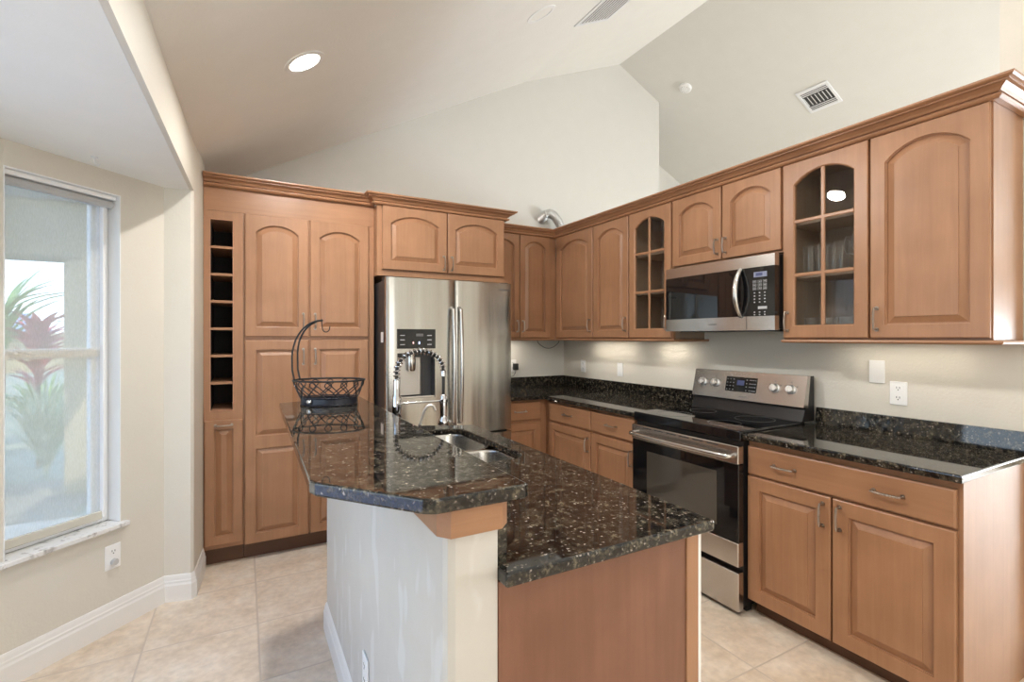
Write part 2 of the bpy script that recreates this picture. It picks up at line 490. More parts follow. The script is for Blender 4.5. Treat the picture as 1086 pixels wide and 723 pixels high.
# ------------------------------------------------------------------ geometry helpers
class MB:
    """collects shapes into one mesh"""

    def __init__(self):
        self.bm = bmesh.new()

    def v(self, p):
        return self.bm.verts.new(p)

    def face(self, vs):
        try:
            return self.bm.faces.new(vs)
        except ValueError:
            return None

    def box(self, x0, x1, y0, y1, z0, z1, bev=0.0, seg=1):
        p = [self.v((x, y, z)) for z in (z0, z1) for y in (y0, y1) for x in (x0, x1)]
        fs = [self.face([p[i] for i in q]) for q in ((0, 2, 3, 1), (4, 5, 7, 6), (0, 1, 5, 4), (2, 6, 7, 3), (0, 4, 6, 2), (1, 3, 7, 5))]
        if bev:
            es = list({e for f in fs for e in f.edges})
            bmesh.ops.bevel(self.bm, geom=es, offset=bev, segments=seg, profile=0.5, affect='EDGES')
        return self

    def prism(self, pts, z0, z1, bev=0.0, seg=2):
        a = [self.v((x, y, z0)) for x, y in pts]
        b = [self.v((x, y, z1)) for x, y in pts]
        n = len(pts)
        fs = [self.face(a[::-1]), self.face(b)]
        for i in range(n):
            fs.append(self.face([a[i], a[(i + 1) % n], b[(i + 1) % n], b[i]]))
        if bev:
            es = [e for f in fs[:2] for e in f.edges]
            bmesh.ops.bevel(self.bm, geom=es, offset=bev, segments=seg, profile=0.5, affect='EDGES')
        return self

    def poly3(self, pts, thick):
        """slab: polygon in 3-D pushed along thick"""
        t = Vector(thick)
        a = [self.v(Vector(p)) for p in pts]
        b = [self.v(Vector(p) + t) for p in pts]
        n = len(pts)
        self.face(a[::-1])
        self.face(b)
        for i in range(n):
            self.face([a[i], a[(i + 1) % n], b[(i + 1) % n], b[i]])
        return self

    def tube(self, pts, r, n=8, closed=False, caps=True):
        pts = [Vector(p) for p in pts]
        m = len(pts)
        rs = r if isinstance(r, (list, tuple)) else [r] * m
        t0 = (pts[1] - pts[0]).normalized()
        up = Vector((0, 0, 1)) if abs(t0.z) < 0.9 else Vector((1, 0, 0))
        nrm = t0.cross(up).normalized()
        rings = []
        for i in range(m):
            if closed:
                t = (pts[(i + 1) % m] - pts[i - 1])
            else:
                t = pts[min(i + 1, m - 1)] - pts[max(i - 1, 0)]
            t = t.normalized() if t.length > 1e-9 else t0
            nrm = (nrm - t * nrm.dot(t))
            nrm = nrm.normalized() if nrm.length > 1e-6 else t.orthogonal().normalized()
            bn = t.cross(nrm)
            rings.append([self.v(pts[i] + (nrm * math.cos(2 * PI * k / n) + bn * math.sin(2 * PI * k / n)) * rs[i]) for k in range(n)])
        for i in range(m if closed else m - 1):
            a, b = rings[i], rings[(i + 1) % m]
            for k in range(n):
                self.face([a[k], a[(k + 1) % n], b[(k + 1) % n], b[k]])
        if not closed and caps:
            self.face(rings[0][::-1])
            self.face(rings[-1])
        return self

    def lathe(self, prof, n=24, axis='z', c=(0, 0, 0)):
        """prof: list of (radius, height)"""
        c = Vector(c)
        rings = []
        for r, h in prof:
            ring = []
            if r < 1e-6:
                d = {'z': (0, 0, h), 'x': (h, 0, 0), 'y': (0, h, 0)}[axis]
                ring = [self.v(c + Vector(d))]
            else:
                for k in range(n):
                    a = 2 * PI * k / n
                    u, w = r * math.cos(a), r * math.sin(a)
                    d = {'z': (u, w, h), 'x': (h, u, w), 'y': (w, h, u)}[axis]
                    ring.append(self.v(c + Vector(d)))
            rings.append(ring)
        for a, b in zip(rings, rings[1:]):
            for k in range(n):
                k2 = (k + 1) % n
                if len(a) == 1 and len(b) == 1:
                    continue
                if len(a) == 1:
                    self.face([a[0], b[k2], b[k]])
                elif len(b) == 1:
                    self.face([a[k], a[k2], b[0]])
                else:
                    self.face([a[k], a[k2], b[k2], b[k]])
        return self

    def sweep(self, path, prof, z=0.0):
        """profile (out, z) swept along a plan path with mitres; out is to the right of travel"""
        P = [Vector((p[0], p[1])) for p in path]
        n = len(P)
        dirs = [(P[i + 1] - P[i]).normalized() for i in range(n - 1)]
        right = [Vector((d.y, -d.x)) for d in dirs]
        offs = []
        for i in range(n):
            if i == 0:
                offs.append(right[0])
            elif i == n - 1:
                offs.append(right[-1])
            else:
                a, b = right[i - 1], right[i]
                s = a + b
                offs.append(s / (s.dot(a)))
        rings = [[self.v((P[i].x + offs[i].x * o, P[i].y + offs[i].y * o, z + h)) for o, h in prof] for i in range(n)]
        k = len(prof)
        for i in range(n - 1):
            for j in range(k):
                self.face([rings[i][j], rings[i][(j + 1) % k], rings[i + 1][(j + 1) % k], rings[i + 1][j]])
        self.face(rings[0][::-1])
        self.face(rings[-1])
        return self

    def loops(self, loops, close_first=False, close_last=True):
        R = [[self.v(p) for p in L] for L in loops]
        n = len(R[0])
        for a, b in zip(R, R[1:]):
            for k in range(n):
                self.face([a[k], a[(k + 1) % n], b[(k + 1) % n], b[k]])
        if close_last:
            self.face(R[-1])
        if close_first:
            self.face(R[0][::-1])
        return self

    def build(self, name, mat, parent=None, smooth=False, loc=None, rotz=None, bevel=0.0):
        bmesh.ops.recalc_face_normals(self.bm, faces=self.bm.faces[:])
        me = bpy.data.meshes.new(name)
        self.bm.to_mesh(me)
        self.bm.free()
        me.materials.append(mat)
        if smooth:
            me.shade_smooth()
            try:
                me.set_sharp_from_angle(angle=math.radians(38))
            except Exception:
                pass
        o = bpy.data.objects.new(name, me)
        col.objects.link(o)
        if parent is not None:
            o.parent = parent
        if loc is not None:
            o.location = loc
        if rotz is not None:
            o.rotation_euler = (0, 0, rotz)
        if bevel:
            b = o.modifiers.new('bevel', 'BEVEL')
            b.width = bevel
            b.segments = 3
            b.limit_method = 'ANGLE'
        return o


def empty(name, loc=(0, 0, 0), rotz=0.0, label=None, cat=None, group=None):
    o = bpy.data.objects.new(name, None)
    o.empty_display_size = 0.1
    col.objects.link(o)
    o.location = loc
    o.rotation_euler = (0, 0, rotz)
    return tag(o, label, cat, group)


def tag(o, label, cat, group=None, kind=None):
    if label:
        o['label'] = label
    if cat:
        o['category'] = cat
    if group:
        o['group'] = group
    if kind:
        o['kind'] = kind
    return o


def struct(o):
    o['kind'] = 'structure'
    return o


def B(name, mat, parent, x0, x1, y0, y1, z0, z1, bev=0.0, seg=1):
    return MB().box(x0, x1, y0, y1, z0, z1, bev, seg).build(name, mat, parent)


def text_part(name, txt, size, mat, parent, loc, rot, align='CENTER'):
    cu = bpy.data.curves.new(name, 'FONT')
    cu.body = txt
    cu.size = size
    cu.align_x = align
    cu.extrude = 0.0002
    tmp = bpy.data.objects.new(name, cu)
    me = bpy.data.meshes.new_from_object(tmp)
    bpy.data.objects.remove(tmp)
    me.materials.append(mat)
    o = bpy.data.objects.new(name, me)
    col.objects.link(o)
    o.parent = parent
    o.location = loc
    o.rotation_euler = rot
    return o


def copy_tree(o, parent=None):
    c = o.copy()
    col.objects.link(c)
    if parent is not None:
        c.parent = parent
    for ch in list(o.children):
        copy_tree(ch, c)
    return c


# ------------------------------------------------------------------ the setting
YB = 0.0                       # back wall plane
def ceil_z(x):                 # the vaulted ceiling
    if x < -0.44:
        return 3.865 + 0.54 * (x + 0.44)
    if x < 0.728:
        return 3.865 + (4.345 - 3.865) * (x + 0.44) / 1.168
    return 4.345 - 0.475 * (x - 0.728)


struct(B('floor', M['floor'], None, -4.4, 5.2, -8.2, 0.9, -0.08, 0.0))
# back wall (gable) up to the vault, ending right of the kitchen corner
gp = [(-3.17, 0, 0), (1.313, 0, 0), (1.313, 0, ceil_z(1.313)), (0.728, 0, ceil_z(0.728)), (-0.44, 0, ceil_z(-0.44)), (-3.17, 0, ceil_z(-3.17))]
struct(MB().poly3(gp, (0, 0.12, 0)).build('wall_back', M['backwall']))
# right wall: low behind the cabinets, full height at its near end
struct(B('wall_right', M['wall'], None, 0.0, 0.12, -3.25, 0.0, 0, 2.34))
rp = [(0, -3.365, 0), (0, -3.25, 0), (0, -3.25, ceil_z(0.06)), (0, -3.365, ceil_z(0.06))]
struct(MB().poly3(rp, (0.12, 0, 0)).build('wall_pier', M['wall']))
# the room beyond the low wall
struct(MB().poly3([(1.313, 0.74, 0), (5.0, 0.74, 0), (5.0, 0.74, ceil_z(5.0)), (1.313, 0.74, ceil_z(1.313))], (0, 0.12, 0)).build('wall_far', M['backwall']))
struct(B('wall_return', M['backwall'], None, 1.193, 1.313, 0.12, 0.74, 0, 4.02))
struct(B('wall_side', M['wall'], None, 5.0, 5.12, -8.2, 0.86, 0, 2.32))
struct(B('wall_rear', M['wall'], None, -3.17, 5.12, -8.2, -8.08, 0, 4.34))
# ceilings, each a slab
Y0, Y1 = -8.2, 0.0
cl = MB()
cl.poly3([(-3.17, Y0, ceil_z(-3.17)), (-0.44, Y0, ceil_z(-0.44)), (0.728, Y0, ceil_z(0.728)),
          (0.728, Y0, ceil_z(0.728) + 0.1), (-0.44, Y0, ceil_z(-0.44) + 0.1), (-3.17, Y0, ceil_z(-3.17) + 0.1)], (0, Y1 - Y0 + 0.12, 0))
struct(cl.build('ceiling_left', M['ceil']))
cr = MB()
cr.poly3([(0.728, Y0, ceil_z(0.728)), (5.12, Y0, ceil_z(5.12)), (5.12, Y0, ceil_z(5.12) + 0.1), (0.728, Y0, ceil_z(0.728) + 0.1)], (0, 0.86 - Y0, 0))
struct(cr.build('ceiling_right', M['slope']))
# left wall beside the pantry, nook (bay) walls, header
WX = -3.05
S2 = math.sqrt(0.5)
CP = Vector((-3.205, -0.934, 0))             # start of the angled nook wall
CD = Vector((-S2, -S2, 0))                   # along it
CN = Vector((S2, -S2, 0))                    # into the room
def onC(s, out=0.0, z=0.0):
    p = CP + CD * s + CN * out
    return (p.x, p.y, z)


struct(MB().prism([(WX, 0.0), (WX, -0.64), (WX - 0.022, -0.945), (WX - 0.035, -0.958), (-3.205, -0.934), (-3.205, -0.80), (-3.19, 0.0)], 0, 2.6).build('wall_left', M['wall']))
SH = 2.185
CEND = 0.92
wc = MB()
def cbox(mb, s0, s1, z0, z1, o0, o1):
    a = [onC(s0, o0), onC(s1, o0), onC(s1, o1), onC(s0, o1)]
    mb.prism([(p[0], p[1]) for p in a], z0, z1)
WS0, WS1, WZ0, WZ1 = 0.219, 0.664, 0.505, 2.08
cbox(wc, 0.0, WS0, 0, SH, -0.16, 0)
cbox(wc, WS1, CEND, 0, SH, -0.16, 0)
cbox(wc, WS0, WS1, 0, WZ0 - 0.02, -0.16, 0)
cbox(wc, WS0, WS1, WZ1, SH, -0.16, 0)
struct(wc.build('wall_nook', M['wall']))
DX = onC(CEND)[0]
DY = onC(CEND)[1]
EY = -4.2
wd = MB()
wd.box(DX - 0.14, DX, -1.78, DY, 0, SH)
wd.box(DX - 0.14, DX, EY, -3.5, 0, SH)
wd.box(DX - 0.14, DX, -3.5, -1.78, 0, 0.50)
wd.box(DX - 0.14, DX, -3.5, -1.78, 2.08, SH)
struct(wd.build('wall_nook', M['wall']))
struct(MB().prism([(DX, EY), (-3.17, EY - 0.7), (-3.17, EY - 0.84), (DX - 0.14, EY)], 0, SH).build('wall_nook', M['wall']))
struct(MB().prism([(-3.17, EY - 0.7), (-3.05, EY - 0.7), (-3.05, -8.2), (-3.17, -8.2)], 0, 2.6).build('wall_left', M['wall']))
# nook ceiling and the header face above it
HX = -3.072
struct(MB().prism([(HX - 0.02, -0.93), (HX - 0.075, -3.0), (HX - 0.075, EY - 0.7), (DX - 0.14, EY - 0.1), (DX - 0.14, DY), (-3.25, -0.80)], SH, SH + 0.10).build('ceiling_nook', M['soffit']))
hd = MB()
hd.prism([(HX, -0.945), (HX - 0.055, -3.0), (HX - 0.055, EY - 0.7), (HX - 0.0745, EY - 0.7), (HX - 0.0745, -3.0), (HX - 0.0195, -0.945)], SH - 0.0005, 2.62)
struct(hd.build('wall_header', M['wall']))

# baseboards
BBP = [(0, 0), (0.016, 0), (0.016, 0.085), (0.012, 0.095), (0.012, 0.105), (0.009, 0.110), (0.007, 0.125), (0.004, 0.135), (0, 0.137)]
CE = onC(CEND)
struct(MB().sweep([(DX, EY), (DX, CE[1]), (-3.205, -0.934 - 0.0), (WX - 0.035, -0.959), (WX - 0.022, -0.946), (WX, -0.632)], BBP).build('baseboard_left', M['trim']))
struct(MB().sweep([(0.0, -3.337), (0.0, -3.365), (0.12, -3.365)], BBP).build('baseboard_right', M['trim']))

# ---- nook window
wf = empty('window_1', onC((WS0 + WS1) / 2, 0, WZ0))
struct(wf)
RC = math.atan2(-CD.y, -CD.x)               # local x runs from the far jamb to the near one
wf.rotation_euler = (0, 0, math.atan2(CD.y, CD.x) + PI)   # local +x = -CD (towards the corner), local -y = room
HWID = (WS1 - WS0) / 2
WH = WZ1 - WZ0
def wbox(name, mat, x0, x1, y0, y1, z0, z1, bev=0.0):
    return B(name, mat, wf, x0, x1, y0, y1, z0, z1, bev)


# jamb lining
jl = MB()
jl.box(HWID - 0.004, HWID + 0.0005, -0.001, 0.12, 0, WH)
jl.box(-HWID - 0.0005, -HWID + 0.004, -0.001, 0.12, 0, WH)
jl.box(-HWID, HWID, -0.001, 0.12, WH - 0.004, WH + 0.0005)
jl.build('jamb', M['white'], wf)
fr_ = MB()
FW = 0.045
fr_.box(HWID - 0.036, HWID - 0.004, 0.075, 0.125, 0, WH - 0.004, 0.004)
fr_.box(-HWID + 0.004, -HWID + 0.004 + FW * 0.4, 0.075, 0.125, 0, WH - 0.004, 0.004)
fr_.box(-HWID + 0.02, HWID - 0.036, 0.075, 0.125, 0, 0.04, 0.004)
fr_.box(-HWID + 0.02, HWID - 0.05, 0.075, 0.125, WH - 0.05, WH - 0.004, 0.004)
fr_.build('window_frame', M['white'], wf)
s1 = MB()
MZ = 1.322 - WZ0
s1.box(-HWID + 0.02, HWID - 0.049, 0.07, 0.118, MZ - 0.022, MZ + 0.022, 0.004)
s1.box(HWID - 0.075, HWID - 0.049, 0.085, 0.112, 0.04, WH - 0.05)
s1.build('sash', M['white'], wf)
wbox('pane', M['glass'], -HWID + 0.02, HWID - 0.07, 0.096, 0.100, 0.04, WH - 0.05)
MB().box(-HWID - 0.025, HWID + 0.025, -0.032, 0.10, -0.022, -0.001, 0.003).build('window_sill', M['marble'], wf)

# roller shade in the window
rs = empty('roller_shade', onC((WS0 + WS1) / 2, -0.03, WZ0), wf.rotation_euler.z,
           'translucent mesh roller shade drawn down over the nook window', 'window shade')
MB().lathe([(0.0, -HWID + 0.008), (0.019, -HWID + 0.008), (0.019, HWID - 0.012), (0.0, HWID - 0.012)], 20, 'x', (0, 0.015, WH - 0.045)).build('roller_tube', M['shade_tube'] if 'shade_tube' in M else M['grey'], rs, smooth=True)
B('head_rail', M['white'], rs, -HWID + 0.005, HWID - 0.006, -0.012, 0.03, WH - 0.025, WH - 0.005, 0.003)
B('shade_fabric', M['shade'], rs, -HWID + 0.012, HWID - 0.05, 0.0325, 0.034, 0.05, WH - 0.05)
B('hem_bar', plain('hem_bar_beige', (0.62, 0.58, 0.49), 0.5), rs, -HWID + 0.012, HWID - 0.045, 0.022, 0.042, 0.022, 0.06, 0.003)
B('side_channel', M['white'], rs, HWID - 0.048, HWID - 0.036, 0.015, 0.04, 0.03, WH - 0.05, 0.002)

# ---- nook window out of frame (its daylight reaches the room)
w2 = struct(empty('window_2', (DX - 0.07, -2.64, 0.50)))
f2 = MB()
for (y0, y1, z0, z1) in ((-0.86, -0.81, 0, 1.58), (0.81, 0.86, 0, 1.58), (-0.03, 0.03, 0, 1.58), (-0.81, -0.03, 0, 0.05), (0.03, 0.81, 0, 0.05), (-0.81, -0.03, 1.53, 1.58), (0.03, 0.81, 1.53, 1.58)):
    f2.box(-0.03, 0.03, y0, y1, z0, z1)
f2.build('window_frame', M['white'], w2)
for (y0, y1) in ((-0.81, -0.03), (0.03, 0.81)):
    B('pane', M['glass'], w2, -0.004, 0.004, y0, y1, 0.05, 1.53)
B('window_sill', M['marble'], w2, -0.07, 0.095, -0.88, 0.88, -0.022, -0.001)

# ------------------------------------------------------------------ cabinet parts
def arc_loop(x0, x1, z0, z1, rise, d, y, na=14):
    """panel opening inset by d; arch of the given rise on top when rise > 0"""
    xc = (x0 + x1) / 2
    if rise <= 0:
        top = [((x1 - d) + ((x0 + d) - (x1 - d)) * i / (na + 1), z1 - d) for i in range(na + 2)]
    else:
        hw = (x1 - x0) / 2
        R = (hw * hw + rise * rise) / (2 * rise)
        zc = z1 - R
        top = []
        for i in range(na + 2):
            x = (x1 - d) + ((x0 + d) - (x1 - d)) * i / (na + 1)
            top.append((x, zc + math.sqrt(max(0, (R - d) ** 2 - (x - xc) ** 2))))
    return [(x0 + d, y, z0 + d), (x1 - d, y, z0 + d)] + [(x, y, z) for x, z in top]


def rect_loop(x0, x1, z0, z1, y, like):
    """outer rectangle whose top points sit over those of like"""
    out = [(x0, y, z0), (x1, y, z0)]
    n = len(like) - 2
    for i, p in enumerate(like[2:]):
        x = x1 if i == 0 else (x0 if i == n - 1 else p[0])
        out.append((x, y, z1))
    return out


DT = 0.02          # door thickness
def raised_panel(mb, x0, x1, z0, z1, px0, px1, pz0, pz1, rise, yf):
    L = lambda d, y: arc_loop(px0, px1, pz0, pz1, rise, d, yf + y)
    base = L(0, 0)
    lo = [rect_loop(x0, x1, z0, z1, yf, base), base, L(0.001, 0.007), L(0.0045, 0.0085), L(0.005, 0.016), L(0.0095, 0.016),
          L(0.036, 0.0045), L(0.0365, 0.0010)]
    mb.loops(lo)


def slab_edges(mb, x0, x1, z0, z1, yf, yb, ch=0.004):
    """chamfered rim and back of a door"""
    r = lambda i, y: [(x0 + i, y, z0 + i), (x1 - i, y, z0 + i), (x1 - i, y, z1 - i), (x0 + i, y, z1 - i)]
    mb.loops([r(ch, yf), r(ch * 0.35, yf + ch * 0.4), r(0, yf + ch), r(0, yb)], close_last=True)


def handle_mb(L, horiz, x, z, yf):
    mb = MB()
    n = 10
    pts = []
    for i in range(n + 1):
        t = i / n
        o = 0.026 + 0.006 * math.sin(PI * t)
        pts.append((t * L - L / 2, -o))
    pts = [(-L / 2, 0.0), (-L / 2, -0.014)] + pts + [(L / 2, -0.014), (L / 2, 0.0)]
    P = [((x + a, yf + b, z) if horiz else (x, yf + b, z + a)) for a, b in pts]
    mb.tube(P, 0.0042, 8)
    for s in (-1, 1):
        c = (x + s * L / 2, yf, z) if horiz else (x, yf, z + s * L / 2)
        mb.lathe([(0, -0.004), (0.009, -0.004), (0.009, 0.0), (0, 0.0)], 10, 'y', c)
    for i in range(9):
        t = (i + 1) / 10
        o = 0.026 + 0.006 * math.sin(PI * t)
        a = t * L - L / 2
        c = (x + a, yf - o, z) if horiz else (x, yf - o, z + a)
        mb.lathe([(0.0048, -0.003), (0.0060, 0.0), (0.0048, 0.003)], 8, 'x' if horiz else 'z', c)
    return mb


def put_handle(door, L, horiz, x, z, yf):
    h = handle_mb(L, horiz, x, z, yf).build('handle', M['nickel'], door, smooth=True)
    h['label'] = 'brushed nickel bow handle'
    return h


def door(parent, x0, x1, z0, z1, rise=0.0, panels=None, hx=None, hz=None, horiz=False, stile=0.055, hl=0.096, name='door'):
    """raised-panel door hung on a cabinet front at local y = 0 (room is -y)"""
    mb = MB()
    c = 0.004
    yf = -DT
    slab_edges_rim = lambda: None
    r = lambda i, y: [(x0 + i, y, z0 + i), (x1 - i, y, z0 + i), (x1 - i, y, z1 - i), (x0 + i, y, z1 - i)]
    mb.loops([r(0, 0.0), r(0, yf + c), r(c * 0.35, yf + c * 0.4), r(c, yf)], close_first=True, close_last=False)
    X0, X1, Z0, Z1 = x0 + c, x1 - c, z0 + c, z1 - c
    if panels is None:
        panels = [(z0 + stile, z1 - stile, rise)]
    zs = [Z0] + [(panels[i][1] + panels[i + 1][0]) / 2 for i in range(len(panels) - 1)] + [Z1]
    for i, (pz0, pz1, rr) in enumerate(panels):
        raised_panel(mb, X0, X1, zs[i], zs[i + 1], x0 + stile, x1 - stile, pz0, pz1, rr, yf)
    bmesh.ops.remove_doubles(mb.bm, verts=mb.bm.verts[:], dist=1e-5)
    d = mb.build(name, M['wood_z'], parent)
    if hx is not None:
        put_handle(d, hl, horiz, hx, hz, yf)
    return d


def drawer(parent, x0, x1, z0, z1, handles, hl=0.10):
    mb = MB()
    c = 0.006
    r = lambda i, y: [(x0 + i, y, z0 + i), (x1 - i, y, z0 + i), (x1 - i, y, z1 - i), (x0 + i, y, z1 - i)]
    mb.loops([r(0, 0.0), r(0, -DT + c), r(c * 0.35, -DT + c * 0.4), r(c, -DT)], close_first=True)
    d = mb.build('drawer', M['wood_x'], parent)
    for hx in handles:
        put_handle(d, hl, True, hx, (z0 + z1) / 2, -DT)
    return d


def glass_door(parent, x0, x1, z0, z1, rise, hx, hz, rails, stile=0.055, bottom=0.06, top=0.055):
    mb = MB()
    c = 0.004
    yf = -DT
    px0, px1, pz0, pz1 = x0 + stile, x1 - stile, z0 + bottom, z1 - top
    L = lambda d, y: arc_loop(px0, px1, pz0, pz1, rise, d, y)
    base = L(0, yf)
    R = lambda i, y: rect_loop(x0 + i, x1 - i, z0 + i, z1 - i, y, base)
    mb.loops([L(0.006, 0.0), R(0, 0.0), R(0, yf + c), R(c * 0.35, yf + c * 0.4), R(c, yf), base, L(0.003, yf + 0.003), L(0.006, yf + 0.006), L(0.006, 0.0)], close_last=False)
    bmesh.ops.remove_doubles(mb.bm, verts=mb.bm.verts[:], dist=1e-5)
    d = mb.build('door', M['wood_z'], parent)
    xc = (x0 + x1) / 2
    hw = (px1 - px0) / 2
    mu = MB()
    mu.box(xc - 0.009, xc + 0.009, yf + 0.003, -0.004, pz0 + 0.004, pz1 - 0.004, 0.003)
    for z in rails:
        mu.box(px0 + 0.004, px1 - 0.004, yf + 0.0035, -0.0045, z - 0.009, z + 0.009, 0.003)
    mu.build('muntin', M['wood_z'], d)
    pb = arc_loop(px0, px1, pz0, pz1, rise, 0.002, -0.003)
    pn = MB().loops([pb, [(a, b + 0.0025, e) for a, b, e in pb]], close_first=True)
    pn.build('pane', M['pane'], d)
    put_handle(d, 0.096, False, hx, hz, yf)
    return d


def carcass(parent, x0, x1, depth, z0, z1, name='body', mat=None):
    return B(name, mat or M['wood_z'], parent, x0, x1, 0.0, depth, z0, z1, 0.0008)


def hollow(parent, x0, x1, depth, z0, z1, shelves):
    """open box behind a glass door, with face frame and shelves"""
    t = 0.018
    mb = MB()
    mb.box(x0, x0 + t, 0.02, depth, z0, z1).box(x1 - t, x1, 0.02, depth, z0, z1)
    mb.box(x0 + t, x1 - t, 0.02, depth, z0, z0 + t).box(x0 + t, x1 - t, 0.02, depth, z1 - t, z1)
    mb.box(x0 + t, x1 - t, depth - 0.01, depth, z0 + t, z1 - t)
    mb.build('body', M['wood_in'], parent)
    ff = MB()
    s = 0.04
    ff.box(x0, x0 + s, 0, 0.02, z0, z1).box(x1 - s, x1, 0, 0.02, z0, z1)
    ff.box(x0 + s, x1 - s, 0, 0.02, z0, z0 + s).box(x0 + s, x1 - s, 0, 0.02, z1 - s, z1)
    ff.build('face_frame', M['wood_z'], parent)
    for z in shelves:
        B('shelf', M['wood_in'], parent, x0 + t, x1 - t, 0.03, depth - 0.012, z - 0.016, z, 0.001)


RR = -PI / 2           # right-wall cabinets: local x runs along -y, local -y faces -x

# ------------------------------------------------------------------ tall units on the back wall
TF = 0.61              # depth of tall carcasses
# wine rack cabinet: world x -3.05..-2.838
wr = empty('wine_rack_cabinet', (-3.048, -TF, 0), 0, 'narrow tall maple cabinet with a column of open wine cubbies at the left wall', 'cabinet')
W_ = 0.210
cw0, cw1, cz0, cz1 = 0.036, 0.153, 0.95, 2.11
bd = MB()
bd.box(0, cw0 - 0.004, 0, TF - 0.002, 0.11, 2.31).box(cw1 + 0.004, W_, 0, TF - 0.002, 0.11, 2.31)
bd.box(cw0 - 0.004, cw1 + 0.004, 0, TF - 0.002, 0.11, cz0 - 0.004).box(cw0 - 0.004, cw1 + 0.004, 0, TF - 0.002, cz1 + 0.004, 2.31)
bd.box(cw0 - 0.004, cw1 + 0.004, 0.40, TF - 0.002, cz0 - 0.004, cz1 + 0.004)
bd.build('body', M['wood_z'], wr)
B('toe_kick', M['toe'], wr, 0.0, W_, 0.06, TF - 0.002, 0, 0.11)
li = MB()
li.box(cw0 - 0.004, cw0, -0.004, 0.399, cz0 - 0.004, cz1 + 0.004).box(cw1, cw1 + 0.004, -0.004, 0.399, cz0 - 0.004, cz1 + 0.004)
li.box(cw0, cw1, -0.004, 0.399, cz0 - 0.004, cz0).box(cw0, cw1, -0.004, 0.399, cz1, cz1 + 0.004)
li.build('cubby_lining', wood('cubby_edge', 'z', (0.52, 0.275, 0.165)), wr)
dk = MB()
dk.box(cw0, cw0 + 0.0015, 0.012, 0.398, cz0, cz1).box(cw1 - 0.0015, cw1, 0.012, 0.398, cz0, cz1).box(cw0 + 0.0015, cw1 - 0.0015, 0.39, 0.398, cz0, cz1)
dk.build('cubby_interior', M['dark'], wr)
NC = 7
for i in range(1, NC):
    z = cz0 + (cz1 - cz0) * i / NC
    B('cubby_shelf', M['wood_x'], wr, cw0, cw1, 0.0, 0.385, z - 0.008, z + 0.008, 0.001)
door(wr, 0.006, W_ - 0.004, 0.135, 0.89, stile=0.05, hx=0.105, hz=0.862, horiz=True, hl=0.085)

# pantry: world x -2.836..-2.03
pt = empty('pantry_cabinet', (-2.836, -TF, 0), 0, 'tall maple pantry cabinet with two arched upper doors left of the refrigerator', 'cabinet')
PW = 0.800
carcass(pt, 0, PW, TF - 0.002, 0.11, 2.31)
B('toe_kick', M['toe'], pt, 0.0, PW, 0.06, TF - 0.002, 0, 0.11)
B('fascia', M['wood_x'], pt, -0.2115, PW, -0.004, -0.0005, 2.165, 2.31)
for (a, b, hs) in ((0.008, 0.371, 1), (0.383, 0.760, -1)):
    hx = b - 0.03 if hs > 0 else a + 0.03
    door(pt, a, b, 1.40, 2.163, rise=0.052, hx=hx, hz=1.50, stile=0.058)
    door(pt, a, b, 0.110, 1.377, panels=[(0.168, 0.70, 0), (0.775, 1.318, 0)], hx=hx, hz=1.27, stile=0.058)

# cabinet over the refrigerator: x -2.034..-1.047, its front 8 cm proud of the pantry
FC = 0.69
fc = empty('refrigerator_cabinet', (-2.034, -FC, 1.82), 0, 'maple wall cabinet with two arched doors directly above the refrigerator', 'cabinet')
FWD = 0.985
carcass(fc, 0, FWD, FC - 0.002, 0, 0.49)
door(fc, 0.034, 0.503, 0.045, 0.483, rise=0.055, hx=0.478, hz=0.115, stile=0.058)
door(fc, 0.513, 0.978, 0.045, 0.483, rise=0.055, hx=0.540, hz=0.115, stile=0.058)

# crown on the tall run
CRP = [(0.0, 0.0), (0.020, 0.0), (0.028, 0.004), (0.032, 0.010), (0.028, 0.016), (0.017, 0.018), (0.017, 0.023), (0.026, 0.026), (0.033, 0.036),
       (0.049, 0.046), (0.060, 0.047), (0.060, 0.053), (0.071, 0.055), (0.078, 0.060), (0.078, 0.068), (0.0, 0.068)]
ct = MB().sweep([(-3.048, -TF - 0.005), (-2.0405, -TF - 0.005), (-2.0405, -FC - 0.001), (-1.046, -FC - 0.001), (-1.046, -0.392)], CRP, 2.3045)
tag(ct.build('crown_moulding', M['wood_x']), 'stepped maple crown moulding above the pantry and refrigerator', 'moulding')

